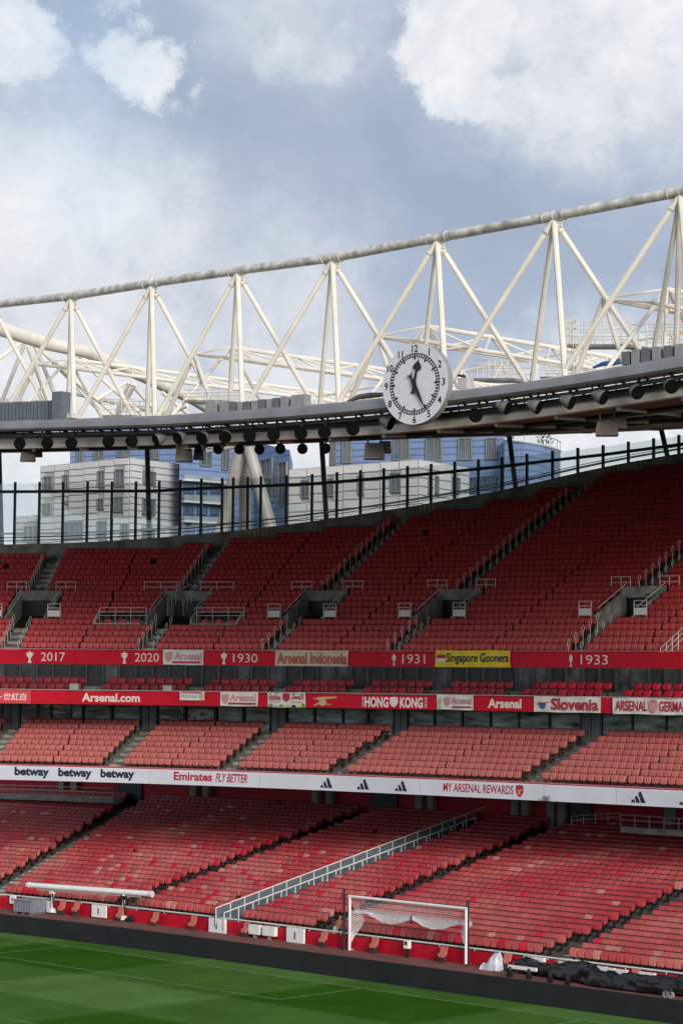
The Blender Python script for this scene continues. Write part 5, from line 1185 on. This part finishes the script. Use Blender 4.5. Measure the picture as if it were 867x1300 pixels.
platform(130, 172, 507, 527, 120, 'small white railed platform beside the slatted screen', posts=5)
tag(MB().box(at(591, 487, 104), (.55, .5, .48), (tt, tn, UPV)).build('equipment_box', 'banner_white'), 'cream equipment box just right of the clock', 'equipment box')
tag(MB().box(at(92.5, 528, 105), (.36, .4, .24), (tt, tn, UPV)).build('equipment_box', 'banner_white'), 'small cream box right of the slatted screen', 'equipment box')
# dark fairing and cable ducts behind the clock's left
p0 = at(440, 512, 103); mb = MB(); mb.path([at(441, 510, 103), at(455, 504, 103.3), at(470, 502, 103.3), at(486, 501, 103)], [.05, .12, .14, .1], 8); tag(mb.build('cable_bundle', 'steel_dark'), 'dark bundled cables on the roof edge left of the clock', 'cable')
mb = MB(); mb.path([at(752, 467, 101), at(765, 462, 101), at(776, 461, 101), at(790, 459, 101)], [.05, .1, .13, .1], 8); mb.sphere(at(783, 458, 101), .14, 8); tag(mb.build('winch', 'ink_blue'), 'small blue winch on the roof edge below the caged platform', 'winch')
tag(MB().path([at(553, 445, 101), at(600, 440, 101.5), at(607, 440, 101.5)], .07, 8).build('pipe', 'steel_brown'), 'short rusty pipe sticking out right of the clock top', 'pipe')
tag(MB().path([at(556, 470, 101), at(575, 475, 101), at(590, 478, 101.5)], .06, 8).build('pipe', 'steel_dark'), 'short dark pipe right of the clock centre', 'pipe')

# ------------------------------------------------------------ buildings beyond
def bface(pxa, pxb, d_a, d_b):
    a = at(pxa, 600, d_a); b = at(pxb, 600, d_b); a.z = b.z = 0; t_ = (b-a).normalized(); n_ = Vector((-t_.y, t_.x, 0)); n_ = -n_ if n_.y > 0 else n_     # n_ faces the camera
    return a, b, t_, n_
def zat(face, px, py): return hit(px, py, face[0], face[3])
class Bld:
    def __init__(s, name, label, loc): s.o = empty(name, loc, label, 'building')
    def wall(s, face, ztop_a, ztop_b, zbot, m, depth=14):
        a, b, t_, n_ = face; back = Vector((0, depth, 0)); mb = MB(); A = [a, b, b+back, a+back]; zt = [ztop_a, ztop_b, ztop_b, ztop_a]
        vs = [Vector((p.x, p.y, zbot)) for p in A]+[Vector((p.x, p.y, z)) for p, z in zip(A, zt)]
        mb.add(vs, [(0, 1, 5, 4), (1, 2, 6, 5), (2, 3, 7, 6), (3, 0, 4, 7), (4, 5, 6, 7), (0, 3, 2, 1)]); return mb.build('wall', m, s.o)
    def window(s, face, x0, y0, x1, y1, frame='win_frame', glass='win_glass', mull=1):
        a = hit(x0, y0, face[0], face[3]); b = hit(x1, y1, face[0], face[3]); t_, n_ = face[2], face[3]; c = (a+b)/2; w = abs((b-a).dot(t_)); h = abs(a.z-b.z); ax = (t_, n_, UPV)
        fr = MB(); th = .09
        for sgn in (-1, 1): fr.box(c+t_*sgn*(w/2-th/2)+n_*.10, (th, .26, h), ax); fr.box(c+UPV*sgn*(h/2-th/2)+n_*.10, (w-2*th, .256, th), ax)
        for i in range(mull): fr.box(c+t_*(-w/2+w*(i+1)/(mull+1))+n_*.09, (.08, .20, h-2*th), ax)
        f = fr.build('window', frame, s.o); MB().box(c+n_*.05, (w-.05, .08, h-.05), ax).build('pane', glass, f)
    def cladding(s, face, wpx, dz, m, zbot, ztop_a, ztop_b, wins, sub=0):
        a, b, t_, n_ = face; Lw = (b-a).length; nc = max(1, round(Lw/wpx)); cw = Lw/nc; me = MB().box((0, 0, 0), (cw-.10, .12, dz-.10)).mesh('cladding_panel', m); ax = (t_, n_, UPV); rects = []
        for (x0, y0, x1, y1) in wins:
            p = hit(x0, y0, a, n_); q = hit(x1, y1, a, n_); rects.append((min((p-a).dot(t_), (q-a).dot(t_)), max((p-a).dot(t_), (q-a).dot(t_)), min(p.z, q.z), max(p.z, q.z)))
        for i in range(nc):
            xc = (i+.5)*cw; zt = ztop_a+(ztop_b-ztop_a)*xc/Lw; z = zt-.05
            while z-dz > zbot:
                zc_ = z-dz/2; x_lo, x_hi = xc-cw/2+.05, xc+cw/2-.05; segs = [(x_lo, x_hi)]
                for (ra, rb, rc, rd) in rects:
                    if rc < z-.05 and rd > z-dz+.05:
                        ns_ = []
                        for (p, q) in segs:
                            if rb <= p or ra >= q: ns_.append((p, q))
                            else:
                                if ra-p > .25: ns_.append((p, ra))
                                if q-rb > .25: ns_.append((rb, q))
                        segs = ns_
                for (p, q) in segs:
                    if abs((q-p)-(cw-.10)) < .01: place('cladding_panel', me, a+t_*xc+n_*.07+UPV*zc_, ax, s.o)
                    else: MB().box(a+t_*(p+q)/2+n_*.07+UPV*zc_, (q-p, .12, dz-.10), ax).build('cladding_panel', m, s.o)
                z -= dz
DB = 215.0
# A: pale stone-clad block, two faces meeting at x=165
fa = bface(52, 165, DB+6, DB); fb_ = bface(165.2, 236, DB, DB+9)
zA = zat(fa, 52, 592).z; zB_ = zat(fa, 165, 580.5).z; zC = zat(fb_, 236, 590).z
A = Bld('apartment_building', 'pale stone-clad apartment block at the left seen through the glass', Vector((fa[0].x, fa[0].y, 0)))
A.wall(fa, zA, zB_, 0, 'clad_joint'); A.wall(fb_, zB_-.02, zC, 0, 'clad_joint', 12)
W1 = [(57, 605, 67.5, 622.5), (81.5, 603, 88.5, 621.5), (125.5, 598, 134.5, 618.5), (148, 596, 159.5, 617), (55.5, 639, 66.5, 652.5), (84, 636, 87, 640), (125, 633, 133.5, 646.5), (146.5, 631, 158, 649.5), (83.5, 663.5, 107.5, 685), (125, 662, 137.5, 684), (155, 664.5, 166 - 1.5, 684)]
W2 = [(181.5, 597, 196, 618.5), (180, 632, 195.5, 654.5), (179, 670, 195, 685)]
A.cladding(fa, 1.72, .62, 'clad_grey', 12, zA, zB_, W1); A.cladding(fb_, 1.9, .62, 'clad_white', 12, zB_, zC, W2)
for w in W1: A.window(fa, *w, 'win_frame', mull=1 if w[2]-w[0] < 20 else 3)
for w in W2: A.window(fb_, *w, 'win_frame')
fl = bface(19, 56, DB+9, DB+7); z1 = zat(fl, 20, 656.5).z; z2 = zat(fl, 52, 653).z
A2 = Bld('apartment_building', 'low pale stone-clad wing at the left foot of the apartment block', Vector((fl[0].x, fl[0].y, 0))); A2.wall(fl, z1, z2, 0, 'clad_joint', 10); W0 = [(31, 668, 51, 688)]; A2.cladding(fl, 1.9, .62, 'clad_grey', 12, z1, z2, W0); A2.window(fl, 31, 668, 50, 688, 'clad_joint', mull=2)
# B: blue block behind A
fbl = bface(89, 240, DB+26, DB+22); ztb = zat(fbl, 89, 545).z
B1 = Bld('apartment_building', 'blue tiled apartment block rising behind the pale stone block at left', Vector((fbl[0].x, fbl[0].y, 0))); B1.wall(fbl, ztb, ztb, 0, 'blue_tile', 16)
for w in ((99, 560, 106, 588), (120, 560, 133, 584), (150, 560, 166, 580), (190, 560, 203, 583)): B1.window(fbl, *w)
f3 = bface(228, 324, DB+4, DB+10); f4 = bface(324, 367.5, DB+10, DB+2); z3 = zat(f3, 230, 556).z; z4 = zat(f3, 324, 561).z; z5 = zat(f4, 367, 571.5).z
B2 = Bld('apartment_building', 'bright blue apartment block with balconies behind the tripod column', Vector((f3[0].x, f3[0].y, 0))); B2.wall(f3, z3, z4, 0, 'blue_tile', 14); B2.wall(f4, z4-.02, z5, 0, 'blue_tile', 14)
for w in ((254, 563, 268, 592.5), (281, 562, 290, 597)): B2.window(f3, *w)
for w in ((334, 584, 347, 637), (356, 587.5, 365.5, 641)): B2.window(f4, *w, mull=1)
for (x0, x1, y0, y1) in ((229, 280, 603, 612), (229, 280, 628, 639), (229, 283, 655, 664), (300, 322, 600, 606)):
    a = hit(x0, y0, f3[0], f3[3]); b = hit(x1, y1, f3[0], f3[3]); c = (a+b)/2; ax = (f3[2], f3[3], UPV); w = (b-a).dot(f3[2])
    fr = MB().box(c+f3[3]*.7, (w, .08, abs(a.z-b.z)), ax).build('balcony', 'balcony', B2.o); MB().box(Vector((c.x, c.y, b.z-.1))+f3[3]*.4, (w+.2, .9, .2), ax).build('slab', 'clad_white', fr)
    for i in range(3): B2.window(f3, x0+4+i*(x1-x0)/3, y1+1, x0+1+(i+1)*(x1-x0)/3-2, y1+15, 'blue_dark')
# C: stone-clad low block, centre
f5 = bface(367.5, 531, DB-8, DB-14); f6 = bface(531.2, 594, DB-14, DB-4); z6 = zat(f5, 368, 596).z; z7 = zat(f5, 531, 583).z; z8 = zat(f6, 594, 593).z
C_ = Bld('apartment_building', 'pale stone-clad block in the centre below the long blue building', Vector((f5[0].x, f5[0].y, 0))); C_.wall(f5, z6, z7, 0, 'clad_joint', 8); C_.wall(f6, z7-.02, z8, 0, 'clad_joint', 8)
W5 = [(383, 610, 393.5, 632), (417, 607.5, 424.5, 630), (455, 604, 463, 628), (496, 600.5, 509.5, 625)]; W6 = [(541, 604, 545, 627), (549.5, 604, 554.5, 626.5), (571, 605, 581.5, 627)]
C_.cladding(f5, 1.75, .78, 'clad_grey', 13, z6, z7, W5); C_.cladding(f6, 2.0, .78, 'clad_white', 13, z7, z8, W6)
for w in W5: C_.window(f5, *w, 'win_frame')
for w in W6: C_.window(f6, *w, 'win_frame', mull=0)
# D: long blue block with curved right end
f7 = bface(417.5, 652, DB+4, DB-2); z9 = zat(f7, 430, 540).z
Dd = Bld('apartment_building', 'long bright blue tiled building right of centre behind the glass screen', Vector((f7[0].x, f7[0].y, 0))); Dd.wall(f7, z9, z9, 0, 'blue_tile', 14)
for w in ((420.5, 556, 427, 590), (435, 556, 446, 588), (499.5, 556, 520, 584), (541, 556, 561, 586), (582, 556, 599.5, 584), (617, 556, 631, 583)): Dd.window(f7, *w, mull=1)
for w in ((590, 606, 606, 626), (612, 604, 630, 622)): Dd.window(f7, *w, 'blue_dark', mull=2)
# curved tower end
pts = [(640, DB-4), (665, DB-5), (685, DB-3), (699, DB+1), (707, DB+6), (711, DB+12)]; tops = [557.5, 561, 564.5, 568, 570.5, 573]
E_ = Bld('round_building', 'blue drum-shaped building end with railed roof right of centre', at(675, 620, DB)*1.0); mb = MB(); base = [at(x, 600, d) for x, d in pts]; zt = [zfor(b.x, b.y, y) for b, y in zip(base, tops)]; zz = max(zt[0], zt[0]); n_ = len(base)
back = [Vector((base[-1].x-2, base[-1].y+10, 0)), Vector((base[0].x, base[0].y+16, 0))]
ring_ = [Vector((b.x, b.y, 0)) for b in base]+back; zr_ = zt+[zt[-1], zt[0]]; m_ = len(ring_)
mb.add([Vector((p.x, p.y, 0)) for p in ring_]+[Vector((p.x, p.y, z)) for p, z in zip(ring_, zr_)], [(i, (i+1) % m_, m_+(i+1) % m_, m_+i) for i in range(m_)]+[tuple(range(m_, 2*m_))]); mb.build('wall', 'blue_tile', E_.o)
MB().path([Vector((b.x, b.y, z+.9)) for b, z in zip(base, zt)], .05, 5).build('roof_rail', 'rail_dim', E_.o)
for b, z in zip(base, zt): MB().tube(Vector((b.x, b.y, z)), Vector((b.x, b.y, z+.9)), .04, 5).build('rail_post', 'rail_dim', E_.o)
bands = MB().path([Vector((b.x, b.y-.1, z)) for b, z in zip(base, zt)], .12, 5).build('coping_or_reflection', 'clad_white', E_.o)
for (px_, py_) in ((689, 562), (693, 560)):
    mb = MB(); c = at(px_, py_+2, DB-1)
    for i in range(26):
        v = c+Vector((random.gauss(0, .35), random.gauss(0, .3), abs(random.gauss(.3, .3)))); d_ = Vector((random.uniform(-.2, .2), random.uniform(-.2, .2), .2)); s_ = Vector((.08, .02, 0)); mb.add([v-s_, v+s_, v+d_], [(0, 1, 2)])
    mb.tube(c-UPV*.8, c+UPV*.3, .03, 5); tag(mb.build('shrub', 'plant'), 'small %s shrub on the roof of the blue drum-shaped building' % ('left' if px_ < 690 else 'right'), 'plant')

# ------------------------------------------------------------ goal
gl_ = ground(443.6, 1207.0); gr_ = ground(591.3, 1226.3); gd = (gr_-gl_).normalized(); gn = Vector((-gd.y, gd.x, 0)); gn = gn if gn.y > 0 else -gn; hgt = 2.42
goal = empty('goal', (gl_+gr_)/2, 'white football goal with net folded up, standing on the red track', 'goal')
for p, nm in ((gl_, 'post'), (gr_, 'post')): MB().tube(p+UPV*.02, p+UPV*hgt, .065, 12).build(nm, 'white_paint', goal, smooth=True)
MB().tube(gl_+UPV*(hgt-.02)-gd*.06, gr_+UPV*(hgt-.02)+gd*.06, .065, 12).build('crossbar', 'white_paint', goal, smooth=True)
gl2 = (gr_-gl_).length
for s_, p in ((1, gl_), (-1, gr_)): MB().path([p+gn*.03+UPV*.04, p+gn*1.9+UPV*.04], .03, 6).build('base_bar', 'rail_dim', goal)
MB().tube(gl_+gn*1.9+UPV*.04, gr_+gn*1.9+UPV*.04, .03, 6).build('base_bar', 'rail_dim', goal)
# net: upper part of mesh, bundled in swags
def netgrid(P_, nu, nv, r=.008):
    mb = MB()
    for i in range(nu+1):
        for j in range(nv): mb.tube(P_(i/nu, j/nv), P_(i/nu, (j+1)/nv), r, 3, caps=False)
    for j in range(nv+1):
        for i in range(nu): mb.tube(P_(i/nu, j/nv), P_((i+1)/nu, j/nv), r, 3, caps=False)
    return mb
def sag(a): return .09+.36*abs(math.sin(math.pi*(a-.13)/.38)) if .13 < a < .89 else .10+.25*abs(a-(.13 if a < .5 else .89))
netgrid(lambda a, b: gl_+gd*gl2*a+gn*(.06+.30*b)+UPV*(hgt-.05-.75*b), 58, 7).build('net', 'net', goal)
sw = netgrid(lambda a, b: gl_+gd*gl2*a+gn*(.38-.12*b)+UPV*(hgt-.60-.03*a-sag(a)*b+.012*math.sin(a*90)), 100, 11, .015); sw.build('net_swag', 'net', goal)
sw = netgrid(lambda a, b: gl_+gd*gl2*a+gn*(.34-.10*b)+UPV*(hgt-.65-.03*a-sag(a)*b*.9+.01*math.sin(a*70)), 84, 8, .013); sw.build('net_swag', 'net', goal)
for p, s_ in ((gl_, 1), (gr_, -1)):
    netgrid(lambda a, b: p+gd*s_*(.05+.45*a*(1-.8*b)+.12*math.sin(b*5)*a)+gn*(.06+.3*a*(1-.75*b))+UPV*(hgt-.62-1.4*b-.25*a*(1-b)), 9, 16, .011).build('net_side', 'net', goal)
MB().tube(gl_+gd*gl2*.51+gn*.25+UPV*(hgt-.60), gl_+gd*gl2*.51+gn*.2+UPV*(hgt-.95), .03, 6).build('net_tie', 'black', goal)
for (x, yb, yt, s_) in ((438.8, 1206, 1129, 'left'), (595.8, 1226, 1143, 'right')):
    b = ground(x, yb)-gn*.12; t1 = zfor(b.x, b.y, yt); o = empty('net_pole', b, 'thin black net pole just outside the %s goal post' % s_, 'pole', 'black net poles beside the goal')
    MB().tube(b, Vector((b.x, b.y, t1)), .055, 8).build('shaft', 'ink_navy', o); MB().tube(b, b+UPV*.08, .14, 10).build('base', 'black', o)

# leaning white board left of the goal
b = ground(416, 1202)+LOW.n(0)*.2; o = empty('corner_flag_bundle', b, 'white and brown boards leaning on the red wall left of the goal', 'boards'); ax = (LOW.t(0), LOW.n(0), UPV)
lean = (UPV*.95+LOW.t(0)*.30).normalized()
MB().box(b+lean*.5-LOW.n(0)*.0, (.16, .05, .95), (LOW.t(0)*1.0, LOW.n(0), lean)).build('board', 'white_paint', o); MB().box(b+LOW.t(0)*.16+lean*.75, (.10, .05, 1.5), (LOW.t(0), LOW.n(0), lean)).build('plank', 'ink_gold', o)
# small turnstile-like box inside goal
u = LOW.upx(517, .4, -.25); b = LOW.P(u, -.25, .05); o = empty('power_box', b, 'small white power box on a black stem behind the goal centre', 'cabinet'); MB().box(b+UPV*.55, (.26, .2, .36), LOW.ax(u)).build('box', 'white_paint', o); MB().box(b+UPV*.2, (.12, .14, .42), LOW.ax(u)).build('stem', 'black', o)
MB().box(b+UPV*.6-LOW.n(u)*.105, (.14, .02, .14), LOW.ax(u)).build('socket', 'black', o)

# ------------------------------------------------------------ long white tube on two wheeled stands
wl = ground(67, 1160.5); wr = ground(157, 1170); pl = at(36.5, 1123.5, wl.y+.9); pr_ = at(191.5, 1135, wr.y-1.0)
rig = empty('grow_light_rig', (wl+wr)/2, 'long white tubular lighting rig on two wheeled stands beside the track', 'lighting rig')
MB().tube(pl, pr_, .145, 14).build('tube', 'white_paint', rig, smooth=True)
for p in (pl, pr_): d_ = (pr_-pl).normalized(); MB().tube(p-d_*.05, p+d_*.12, .16, 14).build('end_cap', 'banner_white', rig)
mb = MB().box((pl+pr_)/2-UPV*.17, ((pr_-pl).length*.86, .10, .05), ((pr_-pl).normalized(), Vector((0, 1, 0)), UPV)).build('channel', 'rail_dim', rig)
for j, (b, s_) in enumerate(((wl, 0), (wr, 1))):
    f_ = ((b.x-pl.x)/(pr_.x-pl.x)); top = pl.lerp(pr_, f_)-UPV*.12; st = empty('stand', (0, 0, 0), None, None); bpy.data.objects.remove(st)
    post = MB().tube(b+UPV*.12, Vector((b.x, b.y, top.z)), .075, 10).build('stand', 'white_paint', rig)
    d_ = LOW.t(0); n_ = LOW.n(0)
    MB().box(b+UPV*.14, (1.0, .14, .12), (d_, n_, UPV)).build('foot', 'black' if j else 'white_paint', post); MB().box(b+UPV*.2-n_*.1, (.34, .3, .2), (d_, n_, UPV)).build('base_block', 'white_paint', post)
    for e_ in (-.5, .55): MB().tube(b+d_*e_+UPV*.17-n_*.07, b+d_*e_+UPV*.17+n_*.07, .17 if e_ > 0 else .10, 14).build('wheel', 'black', post)
    MB().path([b+d_*.12+UPV*.2, b+d_*.22-n_*.1+UPV*.7, b+d_*.1-n_*.1+UPV*1.05], .04, 6).build('cable', 'black', post); MB().box(Vector((b.x, b.y, top.z-.15)), (.26, .24, .2), (d_, n_, UPV)).build('clamp', 'black' if j else 'white_paint', post)
# grey plastic crate
c0 = ground(38.5, 1160); ax = (LOW.t(-20), LOW.n(-20), UPV); cr_ = empty('plastic_crate', c0, 'grey ribbed plastic pallet crate at the left by the red wall', 'crate')
wd, dp, ht = 1.30, 1.0, .62
for (cc_, sz) in ((-ax[1]*dp/2, (wd, .06, ht)), (ax[1]*dp/2, (wd, .06, ht)), (-ax[0]*(wd/2-.03), (.06, dp-.08, ht)), (ax[0]*(wd/2-.03), (.06, dp-.08, ht))): MB().box(c0+cc_+UPV*(.12+ht/2), sz, ax).build('side', 'crate_grey', cr_)
for i in range(7): MB().box(c0-ax[1]*(dp/2+.045)+ax[0]*(-wd/2+.06+i*(wd-.12)/6)+UPV*(.12+ht/2), (.05, .03, ht*.96), ax).build('rib', 'crate_grey', cr_)
for i in range(3): MB().box(c0+ax[0]*(-wd/2+.12+i*(wd-.24)/2)+UPV*.06, (.16, dp, .12), ax).build('foot', 'grey_box_dark', cr_)
MB().box(c0+UPV*(.12+.03), (wd-.1, dp-.1, .05), ax).build('base', 'crate_grey', cr_); MB().box(c0-ax[1]*(dp/2+.05)+UPV*(.12+ht-.03), (wd+.04, .05, .05), ax).build('rim', 'crate_grey', cr_)
# clear plastic sheet over something
b = ground(623, 1232); mb = MB(); n_ = 14; vs = []; ax = (LOW.t(8), LOW.n(8), UPV)
def sheetpt(i, j):
    a = i/n_; v = j/n_; x = (a-.5)*.95; prof = .72*(1/(1+math.exp(-(a-.42)*9)))*(1 if a < .9 else (1-a)*10)+.22*(1-a); z = prof*math.sin(math.pi*min(1, v*1.02))**.55; z = max(0, z+.05*mnoise.noise(Vector((a*6, v*6, 1))))
    return b+ax[0]*(x+.06*mnoise.noise(Vector((a*5, v*5, 7))))+ax[1]*((v-.3)*.7)+UPV*(z+.02)
mb.add([sheetpt(i, j) for i in range(n_+1) for j in range(n_+1)], [(i*(n_+1)+j, i*(n_+1)+j+1, (i+1)*(n_+1)+j+1, (i+1)*(n_+1)+j) for i in range(n_) for j in range(n_)])
tag(mb.build('plastic_sheet', 'sheet'), 'crumpled clear plastic sheet on the track right of the goal', 'plastic sheet')
# black tarpaulin pile
base = [(655, 1236, .38), (668, 1238, .55), (682, 1240, .42), (700, 1243, .40), (716, 1246, .55), (738, 1250, .72), (760, 1254, .62), (782, 1257, .50), (806, 1260, .62), (830, 1263, .55), (852, 1265, .62), (885, 1268, .58)]
P_ = [ground(x, y-1) for x, y, h in base]; tagp = empty('tarpaulin_roll', P_[5], 'long crumpled black tarpaulin lying on trolleys at the right edge of the track', 'tarpaulin')
mb = MB(); NS = 260; NR = 26; cum = [0]
for a, b in zip(P_[:-1], P_[1:]): cum.append(cum[-1]+(b-a).length)
vs = []
for i in range(NS+1):
    s_ = cum[-1]*i/NS; c = Vector([float(np.interp(s_, cum, [p[k] for p in P_])) for k in range(3)]); h = float(np.interp(s_, cum, [q[2] for q in base]))
    for j in range(NR):
        a = math.pi*j/(NR-1); rr = 1+.30*mnoise.noise(Vector((s_*1.3, a*1.6, 4)))+.10*mnoise.noise(Vector((s_*1.8+a*1.4, a*1.5, 9)))-.34*abs(mnoise.noise(Vector((s_*1.1+a*.9, a*1.1-s_*.4, 21))))+.07; drop = .10 if 120 < i < 240 else .18
        vs.append(c+LOW.n(10)*(-math.cos(a)*.42*rr+.05)+UPV*(drop+h*.95*rr*math.sin(a)**.8+.03*mnoise.noise(Vector((s_*5, a*4, 2)))))
mb.add(vs, [(i*NR+j, i*NR+j+1, (i+1)*NR+j+1, (i+1)*NR+j) for i in range(NS) for j in range(NR-1)]+[tuple(range(NR-1, -1, -1)), tuple(range(NS*NR, NS*NR+NR))]); mb.build('tarpaulin', 'tarp', tagp, smooth=True)
MB().box(ground(672, 1241)-LOW.n(8)*.45+UPV*.42, (1.5, .08, .14), LOW.ax(8)).build('trolley_rail', 'white_paint', tagp)
for x, y in ((657, 1240), (681, 1243), (708, 1247), (730, 1250), (855, 1266), (861, 1267)):
    c = ground(x, y)+UPV*.15-LOW.n(8)*.5; MB().tube(c-LOW.n(8)*.05, c+LOW.n(8)*.05, .14, 12).build('wheel', 'black' if x < 800 else 'grey_box', tagp); MB().box(c+UPV*.15, (.08, .1, .3), LOW.ax(8)).build('fork', 'steel_dark', tagp)

# smooth shading only where it helps; done
print('objects', len(bpy.data.objects), 'tris', sum(len(m.polygons) for m in bpy.data.meshes))
